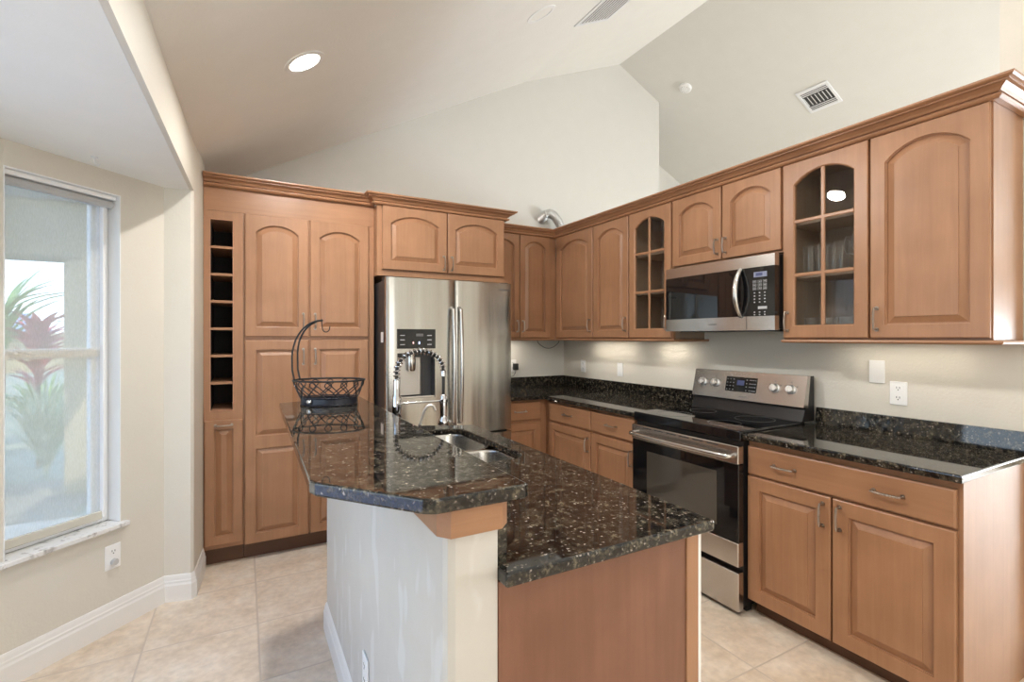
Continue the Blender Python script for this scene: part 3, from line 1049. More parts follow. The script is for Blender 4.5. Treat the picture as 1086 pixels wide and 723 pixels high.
# ------------------------------------------------------------------ refrigerator
FY = -0.90
fg = empty('refrigerator', (-2.022, FY, 0), 0, 'stainless steel french-door refrigerator with water dispenser', 'refrigerator')
FX = 0.925
B('body', M['charcoal'], fg, 0.004, FX - 0.004, 0.06, 0.885, 0.03, 1.775, 0.004)
B('base_grille', M['black'], fg, 0.02, FX - 0.02, 0.075, 0.12, 0.0, 0.05)
for hx in (0.008, FX - 0.068):
    B('hinge_cover', M['charcoal'], fg, hx, hx + 0.06, 0.035, 0.16, 1.776, 1.80, 0.004)
def fridge_door(x0, x1, z0, z1, cut=None):
    """slightly crowned steel door; cut leaves the dispenser opening"""
    mb = MB()
    xs = [x0, x0 + 0.006, x0 + 0.02]
    nseg = 12
    xs += [x0 + 0.02 + (x1 - x0 - 0.04) * i / nseg for i in range(1, nseg)]
    xs += [x1 - 0.02, x1 - 0.006, x1]
    if cut:
        xs = sorted([x for x in xs if abs(x - cut[0]) > 0.008 and abs(x - cut[1]) > 0.008] + [cut[0], cut[1]])
        zs = [z0, cut[2], cut[3], z1]
    else:
        zs = [z0, z1]
    def yy(x):
        e = min(x - x0, x1 - x)
        r = 0.0 if e >= 0.02 else 0.006 * (1 - e / 0.02) ** 2
        t = (x - x0) / (x1 - x0)
        return r - 0.006 * math.sin(PI * t)
    V = [[mb.v((x, yy(x), z)) for x in xs] for z in zs]
    nx = len(xs)
    for j in range(len(zs) - 1):
        for i in range(nx - 1):
            if cut and j == 1 and xs[i] >= cut[0] - 1e-6 and xs[i + 1] <= cut[1] + 1e-6:
                continue
            mb.face([V[j][i], V[j][i + 1], V[j + 1][i + 1], V[j + 1][i]])
    # sides and top/bottom
    bk = [[mb.v((x, 0.055, z)) for x in xs] for z in zs]
    for i in range(nx - 1):
        mb.face([V[0][i], V[0][i + 1], bk[0][i + 1], bk[0][i]])
        mb.face([V[-1][i], V[-1][i + 1], bk[-1][i + 1], bk[-1][i]])
    for j in range(len(zs) - 1):
        mb.face([V[j][0], V[j + 1][0], bk[j + 1][0], bk[j][0]])
        mb.face([V[j][-1], V[j + 1][-1], bk[j + 1][-1], bk[j][-1]])
        for i in range(nx - 1):
            if cut and j == 1 and xs[i] >= cut[0] - 1e-6 and xs[i + 1] <= cut[1] + 1e-6:
                continue
            mb.face([bk[j][i], bk[j][i + 1], bk[j + 1][i + 1], bk[j + 1][i]])
    return mb


DC = (0.070, 0.330, 0.990, 1.290)     # dispenser recess x0,x1,z0,z1
ld = fridge_door(0.0, 0.474, 0.72, 1.79, DC).build('door', M['steel_wavy'], fg, smooth=True)
B('gasket', M['black'], fg, 0.4745, 0.4795, 0.008, 0.058, 0.72, 1.785)
rd = fridge_door(0.480, FX, 0.72, 1.79).build('door', M['steel_wavy'], fg, smooth=True)
fz = fridge_door(0.0, FX, 0.07, 0.705).build('freezer_drawer', M['steel_wavy'], fg, smooth=True)
def bow(p0, p1, out, bulge, r, n=16):
    a, b = Vector(p0), Vector(p1)
    pts = [a]
    for i in range(n + 1):
        t = i / n
        q = a.lerp(b, 0.02 + 0.96 * t)
        pts.append((q.x, q.y - out - bulge * math.sin(PI * t), q.z))
    pts.append(b)
    return MB().tube(pts, r, 10)


bow((0.452, -0.002, 0.80), (0.452, -0.002, 1.60), 0.035, 0.022, 0.013).build('handle', M['steel'], ld, smooth=True)
bow((0.506, -0.002, 0.80), (0.506, -0.002, 1.60), 0.035, 0.022, 0.013).build('handle', M['steel'], rd, smooth=True)
bow((0.08, -0.002, 0.63), (FX - 0.08, -0.002, 0.63), 0.035, 0.015, 0.013).build('handle', M['steel'], fz, smooth=True)
# dispenser: control panel, recess, spout, tray
dp = B('dispenser_panel', M['black_gloss'], ld, 0.068, 0.332, -0.0085, -0.0005, 1.320, 1.450, 0.002)
for (a, c) in ((0.10, 1.408), (0.10, 1.378), (0.10, 1.347), (0.285, 1.408), (0.285, 1.378), (0.285, 1.347)):
    B('panel_icon', M['print'], ld, a - 0.012, a + 0.018, -0.0095, -0.0088, c - 0.0025, c + 0.0025)
B('panel_display', M['darkprint'], ld, 0.195, 0.245, -0.0095, -0.0088, 1.402, 1.420)
B('indicator', M['led_red'], ld, 0.173, 0.180, -0.0095, -0.0088, 1.352, 1.366)
B('indicator', M['led_blue'], ld, 0.213, 0.221, -0.0095, -0.0088, 1.350, 1.366)
rc = MB()
x0, x1, z0, z1 = DC
rc.box(x0, x0 + 0.004, -0.002, 0.09, z0, z1).box(x1 - 0.004, x1, -0.002, 0.09, z0, z1)
rc.box(x0, x1, -0.002, 0.09, z1 - 0.004, z1).box(x0, x1, 0.086, 0.09, z0, z1)
rc.build('dispenser_recess', M['charcoal'], ld)
sp_ = MB()          # slanted grey back of the recess
sp_.prism([(x0 + 0.005, 0.020), (x0 + 0.165, 0.030), (x0 + 0.195, 0.084), (x0 + 0.005, 0.084)], z0 + 0.02, z1 - 0.03)
sp_.build('recess_back', plain('dispenser_grey', (0.52, 0.50, 0.47), 0.35, 0.6), ld)
B('drip_tray', M['steel'], ld, x0 + 0.004, x1 - 0.004, -0.004, 0.085, z0, z0 + 0.012, 0.002)
MB().lathe([(0, 1.17), (0.024, 1.17), (0.030, 1.18), (0.032, 1.25), (0.024, 1.285), (0, 1.285)], 16, 'z', (0.165, 0.008, 0)).build('spout', M['steel'], ld, smooth=True)
text_part('brand_mark', 'SAMSUNG', 0.022, M['darkprint'], rd, (0.865, -0.0072, 1.735), (PI / 2, 0, 0))
B('door_label', M['white'], fg, 0.0025, 0.004, 0.10, 0.16, 1.36, 1.43)

# ------------------------------------------------------------------ wall cabinets
UB, UT = 1.383, 2.31
UZ0, UZ1 = 1.392, 2.303
UD = 0.305
# back wall upper, right of the refrigerator up to the corner
bu = empty('wall_cabinet', (-1.045, -UD, UB), 0, 'maple wall cabinet with two narrow arched doors in the corner beside the refrigerator', 'cabinet')
carcass(bu, 0, 0.74, UD - 0.002, 0, UT - UB)
door(bu, 0.02, 0.344, UZ0 - UB, UZ1 - UB, rise=0.05, hx=0.320, hz=0.11, stile=0.05)
door(bu, 0.352, 0.664, UZ0 - UB, UZ1 - UB, rise=0.05, hx=0.376, hz=0.11, stile=0.05)
# right wall, far to near; local x = -(y) measured from the far end
def rcab(name, y0, y1, zb, label):
    return empty(name, (-UD, y0, zb), RR, label, 'cabinet')


ra = rcab('wall_cabinet', -0.306, -1.304, UB, 'maple wall cabinet with two arched doors between the corner and the far glass cabinet')
carcass(ra, 0.0, 0.996, UD - 0.002, 0, UT - UB)
door(ra, 0.040, 0.566, UZ0 - UB, UZ1 - UB, rise=0.062, hx=0.538, hz=0.11, stile=0.06)
door(ra, 0.578, 0.992, UZ0 - UB, UZ1 - UB, rise=0.055, hx=0.966, hz=0.11, stile=0.058)

gl1 = rcab('glass_cabinet', -1.305, -1.721, UB, 'dim glass-fronted maple wall cabinet left of the microwave')
hollow(gl1, 0.0, 0.416, UD - 0.002, 0, UT - UB, [0.335, 0.615])
glass_door(gl1, 0.004, 0.408, UZ0 - UB, UZ1 - UB, 0.060, 0.382, 0.11, [0.335, 0.615])

mc = rcab('wall_cabinet', -1.723, -2.488, 1.852, 'short maple wall cabinet with two arched doors above the microwave')
carcass(mc, 0.0, 0.765, UD - 0.002, 0, UT - 1.852)
door(mc, 0.006, 0.383, 0.012, UZ1 - 1.852, rise=0.055, hx=0.360, hz=0.09, stile=0.056, hl=0.086)
door(mc, 0.394, 0.757, 0.012, UZ1 - 1.852, rise=0.055, hx=0.418, hz=0.09, stile=0.056, hl=0.086)

gl2 = rcab('glass_cabinet', -2.490, -2.902, UB, 'glass-fronted maple wall cabinet holding drinking glasses right of the microwave')
hollow(gl2, 0.0, 0.412, UD - 0.002, 0, UT - UB, [0.335, 0.615])
glass_door(gl2, 0.004, 0.407, UZ0 - UB, UZ1 - UB, 0.060, 0.030, 0.095, [0.335, 0.612])

ec = rcab('wall_cabinet', -2.904, -3.322, UB, 'maple wall cabinet with one large arched door at the near end of the row')
carcass(ec, 0.0, 0.418, UD - 0.002, 0, UT - UB)
door(ec, 0.003, 0.413, UZ0 - UB, UZ1 - UB, rise=0.068, hx=0.030, hz=0.095, stile=0.058)

cu_ = MB().sweep([(-1.040, -UD - 0.001), (-UD - 0.001, -UD - 0.001), (-UD - 0.001, -3.3235), (-0.002, -3.3235)], CRP, 2.3045)
tag(cu_.build('crown_moulding', M['wood_y']), 'long maple crown moulding along the right wall cabinets', 'moulding')
LRP = [(-0.010, -0.017), (0.030, -0.017), (0.036, -0.014), (0.040, -0.008), (0.038, -0.002), (0.034, 0.0), (-0.010, 0.0)]
lr1 = MB().sweep([(-1.045, -UD), (-UD, -UD), (-UD, -1.722), (-0.002, -1.722)], LRP, UB)
tag(lr1.build('light_rail', M['wood_y']), 'maple light rail under the corner cabinets, ending below the microwave', 'moulding')
lr2 = MB().sweep([(-0.002, -2.535), (-UD, -2.535), (-UD, -3.322), (-0.002, -3.322)], LRP, UB)
tag(lr2.build('light_rail', M['wood_y']), 'maple light rail under the cabinets right of the microwave', 'moulding')


# glasses behind the glass door (world coordinates)
def tumbler(r0, r1, h, t=0.0022):
    p = [(0, 0), (r0, 0), (r0 + 0.001, 0.003)]
    p += [(r0 + (r1 - r0) * i / 6, h * i / 6) for i in range(1, 7)]
    p += [(r1 - t, h), (r0 - t, 0.012), (0, 0.012)]
    return MB().lathe(p, 20)


def goblet(h):
    p = [(0, 0), (0.032, 0), (0.032, 0.003), (0.006, 0.010), (0.004, 0.02), (0.004, h * 0.45), (0.012, h * 0.48), (0.030, h * 0.56), (0.037, h * 0.70), (0.036, h * 0.85), (0.030, h),
         (0.0285, h), (0.034, h * 0.85), (0.035, h * 0.70), (0.028, h * 0.57), (0.0, h * 0.50)]
    return MB().lathe(p, 20)


def shelf_z(k):
    return UB + (0.018 if k == 0 else (0.335, 0.615)[k - 1]) + 0.0008


protos = {}
def put_glass(kind, x, y, k, label, group):
    if kind not in protos:
        mb = {'tall': lambda: tumbler(0.027, 0.034, 0.155), 'short': lambda: tumbler(0.030, 0.037, 0.095), 'goblet': lambda: goblet(0.19)}[kind]()
        o = mb.build({'tall': 'tall_tumbler', 'short': 'short_tumbler', 'goblet': 'stemmed_glass'}[kind], M['tumbler'], smooth=True)
        protos[kind] = o
    else:
        o = protos[kind].copy()
        col.objects.link(o)
    o.location = (x, y, shelf_z(k))
    tag(o, label, 'glass', group)


front_tall = [(-2.575, 'tall clear tumbler nearest the left door stile on the middle shelf'),
              (-2.652, 'tall clear tumbler second from the left, front row of the middle shelf'),
              (-2.730, 'tall clear tumbler just right of the centre muntin on the middle shelf')]
for y, lb in front_tall:
    put_glass('tall', -0.215, y, 1, lb, 'tall tumblers on the middle shelf')
for y, lb in [(-2.575, 'tall clear tumbler at the back left of the middle shelf'), (-2.652, 'tall clear tumbler at the back, behind the second front tumbler')]:
    put_glass('tall', -0.125, y, 1, lb, 'tall tumblers on the middle shelf')
for x, y, lb in [(-0.215, -2.815, 'stemmed clear goblet at the front right of the middle shelf'), (-0.125, -2.735, 'stemmed clear goblet at the back, behind the tumbler by the muntin'), (-0.125, -2.820, 'stemmed clear goblet at the back right corner of the middle shelf')]:
    put_glass('goblet', x, y, 1, lb, 'stemmed glasses on the middle shelf')
for x, y, lb in [(-0.215, -2.585, 'short clear tumbler at the left of the bottom shelf'), (-0.215, -2.670, 'short clear tumbler second from the left on the bottom shelf'),
                 (-0.215, -2.760, 'short clear tumbler right of the centre muntin on the bottom shelf'), (-0.125, -2.610, 'short clear tumbler in the back row of the bottom shelf')]:
    put_glass('short', x, y, 0, lb, 'short tumblers on the bottom shelf')

# ------------------------------------------------------------------ base cabinets
BT = 0.883
BD = 0.60
bb = empty('base_cabinet', (-1.085, -BD, 0), 0, 'maple base cabinet with drawer and door in the corner beside the refrigerator', 'cabinet')
B('body', M['wood_z'], bb, 0, 1.083, 0.0, BD - 0.002, 0.10, BT, 0.0008)
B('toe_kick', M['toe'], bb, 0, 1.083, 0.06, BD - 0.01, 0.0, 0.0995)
drawer(bb, 0.03, 0.420, 0.715, 0.865, [0.225], hl=0.10)
door(bb, 0.03, 0.420, 0.105, 0.690, hx=0.06, hz=0.61, stile=0.055)

bl = empty('base_cabinet', (-BD, -0.602, 0), RR, 'maple base cabinet with two drawers over two doors left of the range', 'cabinet')
B('body', M['wood_z'], bl, 0, 1.118, 0.0, BD - 0.002, 0.10, BT, 0.0008)
B('toe_kick', M['toe'], bl, 0, 1.118, 0.06, BD - 0.01, 0.0, 0.0995)
drawer(bl, 0.070, 0.622, 0.715, 0.860, [0.346])
drawer(bl, 0.632, 1.086, 0.715, 0.860, [0.86])
door(bl, 0.070, 0.622, 0.100, 0.697, hx=0.595, hz=0.605)
door(bl, 0.632, 1.086, 0.100, 0.697, hx=1.058, hz=0.605)

br = empty('base_cabinet', (-BD, -2.492, 0), RR, 'maple base cabinet with one wide drawer over two doors right of the range', 'cabinet')
BRW = 0.838
B('body', M['wood_z'], br, 0, BRW, 0.0, BD - 0.002, 0.10, BT, 0.0008)
B('toe_kick', M['toe'], br, 0.0, BRW, 0.06, BD - 0.01, 0.0, 0.0995)
drawer(br, 0.004, 0.824, 0.713, 0.852, [0.195, 0.615])
door(br, 0.004, 0.400, 0.085, 0.703, hx=0.368, hz=0.622, stile=0.062)
door(br, 0.408, 0.824, 0.085, 0.703, hx=0.438, hz=0.626, stile=0.062)
B('end_panel', M['wood_z'], br, BRW - 0.008, BRW + 0.002, -0.002, BD - 0.002, 0.0, BT)

# ------------------------------------------------------------------ granite tops with backsplashes
CT, CB_ = 0.914, 0.884
tc_ = empty('countertop', (0, 0, CB_), 0, 'L-shaped dark speckled granite countertop in the corner left of the range', 'countertop')
MB().prism([(-1.085, -0.002), (-1.085, -0.65), (-0.65, -0.65), (-0.65, -1.722), (-0.002, -1.722), (-0.002, -0.002)], 0, 0.03, 0.007, 3).build('slab', M['granite'], tc_)
bs = MB()
bs.box(-1.085, -0.021, -0.021, -0.002, 0.0305, 0.131, 0.002)
bs.box(-0.021, -0.002, -1.722, -0.002, 0.0305, 0.131, 0.002)
bs.build('backsplash', M['granite'], tc_)
tr_ = empty('countertop', (0, 0, CB_), 0, 'short dark speckled granite countertop right of the range', 'countertop')
MB().prism([(-0.652, -2.492), (-0.652, -3.345), (-0.002, -3.345), (-0.002, -2.492)], 0, 0.03, 0.007, 3).build('slab', M['granite'], tr_)
sb = MB()
sb.poly3([(-0.029, -3.340, 0.0305), (-0.004, -3.340, 0.0305), (-0.002, -3.340, 0.120), (-0.0185, -3.340, 0.120)], (0, 0.846, 0))
sb.build('backsplash', M['granite'], tr_)

# ------------------------------------------------------------------ range
rg = empty('range', (-0.02, -1.725, 0), RR, 'freestanding stainless electric range with black glass cooktop', 'range')
RW = 0.765
RD = 0.64            # local depth: local y = 0 is the wall side, room is -y
def rbox(name, mat, x0, x1, y0, y1, z0, z1, bev=0.0, parent=None, seg=1):
    return B(name, mat, parent or rg, x0, x1, y0, y1, z0, z1, bev, seg)


rbox('body', M['black'], 0.004, RW - 0.004, -0.615, -0.010, 0.04, 0.905)
rbox('foot', M['black'], 0.02, 0.06, -0.57, -0.53, 0.0, 0.04)
rbox('foot', M['black'], RW - 0.06, RW - 0.02, -0.57, -0.53, 0.0, 0.04)
rbox('foot', M['black'], 0.02, 0.06, -0.09, -0.05, 0.0, 0.04)
rbox('foot', M['black'], RW - 0.06, RW - 0.02, -0.09, -0.05, 0.0, 0.04)
ck = rbox('cooktop', M['black_gloss'], 0.001, RW - 0.001, -0.645, -0.09, 0.872, 0.926, 0.008, seg=3)
for (cx, cy, rad) in ((0.20, -0.50, 0.105), (0.20, -0.24, 0.08), (0.56, -0.50, 0.085), (0.56, -0.24, 0.105)):
    MB().tube([(cx + rad * math.cos(2 * PI * k / 40), cy + rad * math.sin(2 * PI * k / 40), 0.9262) for k in range(40)], 0.0008, 5, closed=True).build('burner_ring', M['darkprint'], ck)
# oven door
od = rbox('oven_door', M['black_gloss'], 0.003, RW - 0.003, -0.655, -0.616, 0.366, 0.758, 0.003)
ow = rbox('oven_window', M['oven_glass'], 0.13, 0.635, -0.6565, -0.6555, 0.42, 0.700, 0.0)
tr2 = rbox('door_trim', M['steel_h'], 0.002, RW - 0.002, -0.660, -0.616, 0.759, 0.850, 0.004)
vt = MB()
for i in range(6):
    vt.box(0.10 + i * 0.095, 0.17 + i * 0.095, -0.6612, -0.6598, 0.835, 0.841)
vt.build('vent_slot', M['slot'], tr2)
rbox('door_trim', M['steel_h'], 0.002, RW - 0.002, -0.660, -0.616, 0.245, 0.365, 0.004)
hb = MB()
pts = [(0.028, -0.660, 0.80), (0.028, -0.690, 0.80)]
for i in range(13):
    t = i / 12
    pts.append((0.035 + (RW - 0.07) * t, -0.700 - 0.022 * math.sin(PI * t), 0.80))
pts += [(RW - 0.028, -0.690, 0.80), (RW - 0.028, -0.660, 0.80)]
hb.tube(pts, 0.013, 12)
hb.build('handle', M['steel'], rg, smooth=True)
rbox('storage_drawer', M['steel_h'], 0.002, RW - 0.002, -0.658, -0.616, 0.022, 0.215, 0.004)
# backguard
bg = MB()
bg.poly3([(0.004, -0.118, 0.927), (0.004, -0.005, 0.927), (0.004, -0.005, 1.178), (0.004, -0.050, 1.178), (0.004, -0.082, 1.010)], (RW - 0.008, 0, 0))
bgo = bg.build('backguard', M['black'], rg)
pf = MB()
pf.poly3([(0.0, -0.112, 1.006), (0.0, -0.070, 1.002), (0.0, -0.045, 1.180), (0.0, -0.072, 1.180)], (RW, 0, 0))
pfo = pf.build('control_panel', M['steel_h'], rg)
TA = math.atan2(0.04, 0.174)         # tilt of the control face
def on_face(x, z, off=0.0):
    t = (z - 1.006) / 0.174
    return Vector((x, -0.112 + 0.040 * t - off * math.cos(TA), z + off * math.sin(TA)))


def face_box(name, mat, parent, x0, x1, z0, z1, th=0.002):
    mb = MB()
    a = [on_face(x0, z0, 0.0003), on_face(x1, z0, 0.0003), on_face(x1, z1, 0.0003), on_face(x0, z1, 0.0003)]
    n = Vector((0, -math.cos(TA), math.sin(TA))) * th
    mb.poly3(a, n)
    return mb.build(name, mat, parent)


disp = face_box('display', M['black_gloss'], rg, 0.255, 0.470, 1.055, 1.145)
face_box('clock', M['lcd'], disp, 0.335, 0.385, 1.095, 1.125, 0.0028)
n_ = Vector((0, -math.cos(TA), math.sin(TA))) * 0.0026
for gx in (0.266, 0.288, 0.310, 0.402, 0.424, 0.436, 0.448, 0.460):
    for gz in (1.066, 1.088, 1.108, 1.130):
        a = [on_face(gx - 0.003, gz - 0.002, 0), on_face(gx + 0.003, gz - 0.002, 0), on_face(gx + 0.003, gz + 0.002, 0), on_face(gx - 0.003, gz + 0.002, 0)]
        MB().poly3(a, n_).build('key', M['print'], disp)
for kx in (0.075, 0.175, 0.585, 0.682):
    c = on_face(kx, 1.098)
    mb = MB().lathe([(0, 0.0), (0.027, 0.0), (0.027, 0.004), (0.023, 0.006), (0.021, 0.024), (0.018, 0.027), (0, 0.027)], 24, 'z')
    mb.box(-0.005, 0.005, -0.021, 0.021, 0.026, 0.033, 0.002)
    k = mb.build('knob', M['satin'], rg, smooth=True)
    k.location = c
    k.rotation_euler = (PI / 2 - TA, 0, 0)
for kx in (0.075, 0.175, 0.585, 0.682):
    for dx, dz in ((-0.034, 0.018), (0.034, 0.018), (0.0, 0.040)):
        a = [on_face(kx + dx - 0.003, 1.098 + dz - 0.003, 0), on_face(kx + dx + 0.003, 1.098 + dz - 0.003, 0), on_face(kx + dx + 0.003, 1.098 + dz + 0.003, 0), on_face(kx + dx - 0.003, 1.098 + dz + 0.003, 0)]
        MB().poly3(a, n_ * 0.3).build('knob_marking', M['darkprint'], pfo)
text_part('brand_mark', 'SAMSUNG', 0.013, M['darkprint'], rg, on_face(0.385, 1.022, 0.0006), (PI / 2 - TA, 0, 0))

# ------------------------------------------------------------------ microwave
mw = empty('microwave', (-0.004, -1.7315, 1.432), RR, 'stainless and black over-the-range microwave below the short cabinet', 'microwave')
MWW = 0.757
MH = 0.408
B('body', M['black'], mw, 0.002, MWW - 0.002, -0.345, 0.0, 0.008, MH, 0.003)
def crowned(mb, x0, x1, z0, z1, yb, bulge, W=MWW):
    n = 16
    yy = lambda x: -0.382 - bulge * (1 - ((x - W / 2) / (W / 2)) ** 2)
    fr = [[mb.v((x0 + (x1 - x0) * i / n, yy(x0 + (x1 - x0) * i / n), z)) for i in range(n + 1)] for z in (z0, z1)]
    bk = [[mb.v((x0 + (x1 - x0) * i / n, yb, z)) for i in range(n + 1)] for z in (z0, z1)]
    for i in range(n):
        mb.face([fr[0][i], fr[0][i + 1], fr[1][i + 1], fr[1][i]])
        mb.face([bk[0][i], bk[0][i + 1], bk[1][i + 1], bk[1][i]])
        for j in (0, 1):
            mb.face([fr[j][i], fr[j][i + 1], bk[j][i + 1], bk[j][i]])
    for i in (0, n):
        mb.face([fr[0][i], fr[1][i], bk[1][i], bk[0][i]])
    return mb


crowned(MB(), 0, MWW, 0.345, MH, -0.345, 0.014).build('top_grille', M['steel_h'], mw)
md = crowned(MB(), 0, 0.600, 0.079, 0.344, -0.345, 0.012).build('door', M['black_gloss'], mw)
crowned(MB(), 0.020, 0.500, 0.115, 0.310, -0.370, 0.0128).build('door_window', M['black_gloss'], md)
crowned(MB(), 0.600, MWW, 0.079, 0.344, -0.345, 0.012).build('control_panel', M['black_gloss'], mw)
crowned(MB(), 0, 0.598, 0.002, 0.078, -0.345, 0.014).build('bottom_band', M['steel_h'], mw)
crowned(MB(), 0.600, MWW, 0.002, 0.078, -0.345, 0.014).build('bottom_band', M['steel_h'], mw)
hn = MB()
hp = []
for i in range(15):
    t = i / 14
    hp.append((0.565 - 0.0 * t, -0.395 - 0.050 * math.sin(PI * t) ** 0.8, 0.078 + 0.265 * t))
hn.tube(hp, [0.011 + 0.005 * math.sin(PI * i / 14) for i in range(15)], 12)
hn.build('handle', M['steel'], md, smooth=True)
fy = lambda x: -0.382 - 0.012 * (1 - ((x - MWW / 2) / (MWW / 2)) ** 2)
def mwpanel(name, mat, x0, x1, z0, z1):
    mb = MB()
    a, b = fy(x0) - 0.0006, fy(x1) - 0.0006
    mb.poly3([(x0, a, z0), (x1, b, z0), (x1, b, z1), (x0, a, z1)], (0, 0.0012, 0))
    return mb.build(name, mat, mw)


mwpanel('clock', plain('lcd_grey', (0.22, 0.24, 0.34), 0.3), 0.640, 0.715, 0.290, 0.318)
mwpanel('clock', M['lcd'], 0.652, 0.690, 0.296, 0.313)
for gx in (0.645, 0.674, 0.703):
    for gz in (0.266, 0.247, 0.228, 0.205, 0.188, 0.171, 0.154, 0.100, 0.086):
        big = gz > 0.22
        hw, hh = (0.010, 0.007) if big else (0.004, 0.003)
        a, b = fy(gx - hw) - 0.0007, fy(gx + hw) - 0.0007
        kp = MB()
        if big:
            for (xa, xb, za, zb_) in ((gx - hw, gx + hw, gz + hh - 0.0012, gz + hh), (gx - hw, gx + hw, gz - hh, gz - hh + 0.0012), (gx - hw, gx - hw + 0.0012, gz - hh, gz + hh), (gx + hw - 0.0012, gx + hw, gz - hh, gz + hh), (gx - 0.004, gx + 0.004, gz - 0.002, gz + 0.002)):
                kp.poly3([(xa, a, za), (xb, b, za), (xb, b, zb_), (xa, a, zb_)], (0, 0.001, 0))
        else:
            kp.poly3([(gx - hw, a, gz - hh), (gx + hw, b, gz - hh), (gx + hw, b, gz + hh), (gx - hw, a, gz + hh)], (0, 0.001, 0))
        kp.build('key', M['print'], mw)
kp = MB()
kp.poly3([(0.665, fy(0.665) - 0.0007, 0.116), (0.715, fy(0.715) - 0.0007, 0.116), (0.715, fy(0.715) - 0.0007, 0.131), (0.665, fy(0.665) - 0.0007, 0.131)], (0, 0.001, 0))
kp.build('start_key', M['print'], mw)
text_part('brand_mark', 'SAMSUNG', 0.014, M['darkprint'], mw, (0.378, -0.3965, 0.034), (PI / 2, 0, 0))
B('underside_vent', M['charcoal'], mw, 0.05, MWW - 0.05, -0.30, -0.05, -0.002, 0.007)

# ------------------------------------------------------------------ island
IX0, IX1, IY0 = -2.371, -1.772, -3.172
ic = empty('island_cabinet', (IX0, IY0, 0), 0, 'maple island cabinet with plain end panel facing the room', 'cabinet')
IW, IL = IX1 - IX0, 1.62
body = MB()
body.box(0.0, IW, 0.022, IL, 0.10, 0.55)
body.box(0.0, IW, 0.022, 0.80, 0.5505, 0.883)
body.box(0.0, IW, 1.58, IL, 0.5505, 0.883)
body.box(IW - 0.02, IW, 0.80, 1.58, 0.5505, 0.883)
body.box(0.0, 0.02, 0.80, 1.58, 0.5505, 0.883)
body.build('body', M['wood_z'], ic)
B('toe_kick', M['toe'], ic, 0.0, IW - 0.06, 0.022, IL, 0.0, 0.0995)
B('end_panel', wood('island_end_dark_maple', 'z', (0.235, 0.106, 0.063), 0.42), ic, 0.0, IW - 0.045, 0.0, 0.0215, 0.0, 0.883, 0.001)  # end panel toned darker than the other maple
B('corner_stile', M['wood_z'], ic, IW - 0.0445, IW + 0.0, -0.004, 0.0215, 0.0, 0.883, 0.002)
B('lit_edge_strip', M['trim'], ic, IW + 0.0005, IW + 0.012, -0.002, 0.022, 0.0, 0.883, 0.001)  # pale strip stands in for the lit side edge of the island
dd = MB()
xq = IW
for (y0, y1) in ((0.03, 0.44), (0.45, 0.86), (0.87, 1.22), (1.23, 1.59)):
    dr = empty('door_hinge') if False else None
    mbd = MB().box(xq + 0.0005, xq + 0.019, y0, y1, 0.11, 0.70, 0.003)
    dq = mbd.build('door', M['wood_z'], ic)
    hmb = MB().tube([(xq + 0.019, y1 - 0.03, 0.56), (xq + 0.045, y1 - 0.03, 0.57), (xq + 0.048, y1 - 0.03, 0.61), (xq + 0.045, y1 - 0.03, 0.65), (xq + 0.019, y1 - 0.03, 0.66)], 0.0048, 8)
    hmb.build('handle', M['nickel'], dq, smooth=True)
    MB().box(xq + 0.0005, xq + 0.019, y0, y1, 0.715, 0.860, 0.003).build('drawer', M['wood_y'], ic)

# half wall that carries the raised bar
HWX0, HWX1 = -2.487, -2.3725
hw = MB()
hw.prism([(HWX0, -1.60), (HWX0, -3.150), (HWX0 + 0.006, -3.164), (HWX0 + 0.02, -3.170), (HWX1, -3.170), (HWX1, -1.60)], 0, 1.0565)
struct(hw.build('wall_island', M['island_wall']))
BBI = [(0, 0), (0.014, 0), (0.014, 0.085), (0.010, 0.095), (0.010, 0.105), (0.006, 0.120), (0.0, 0.130)]
struct(MB().sweep([(HWX1, -1.47), (HWX0, -1.47), (HWX0, -3.02)][::-1] if False else [(HWX0, -3.12), (HWX0, -1.60), (HWX1, -1.60)][::-1], BBI).build('baseboard_island', M['trim']))

# wooden apron capping the half wall end
ap = MB()
ao = 0.016
za, zb = 1.000, 1.0560
ap.prism([(HWX0, -2.72), (HWX0 - ao, -2.72), (HWX0 - ao, -3.160), (HWX0 + 0.004, -3.187), (HWX1 + 0.002, -3.187), (HWX1 + 0.026, -3.163), (HWX1 + 0.001, -3.163), (HWX1 + 0.001, -3.1705), (HWX0 + 0.019, -3.1705), (HWX0 + 0.005, -3.1645), (HWX0 - 0.0005, -3.150)], za, zb)
tag(ap.build('bar_apron', M['wood_x']), 'maple trim board wrapped under the near end of the raised bar top', 'trim board')

# low granite top with the sink cut-out
def rrect(x0, x1, y0, y1, r, n=6):
    out = []
    for cx, cy, a0 in ((x1 - r, y1 - r, 0), (x0 + r, y1 - r, PI / 2), (x0 + r, y0 + r, PI), (x1 - r, y0 + r, 1.5 * PI)):
        for i in range(n + 1):
            a = a0 + PI / 2 * i / n
            out.append((cx + r * math.cos(a), cy + r * math.sin(a)))
    return out


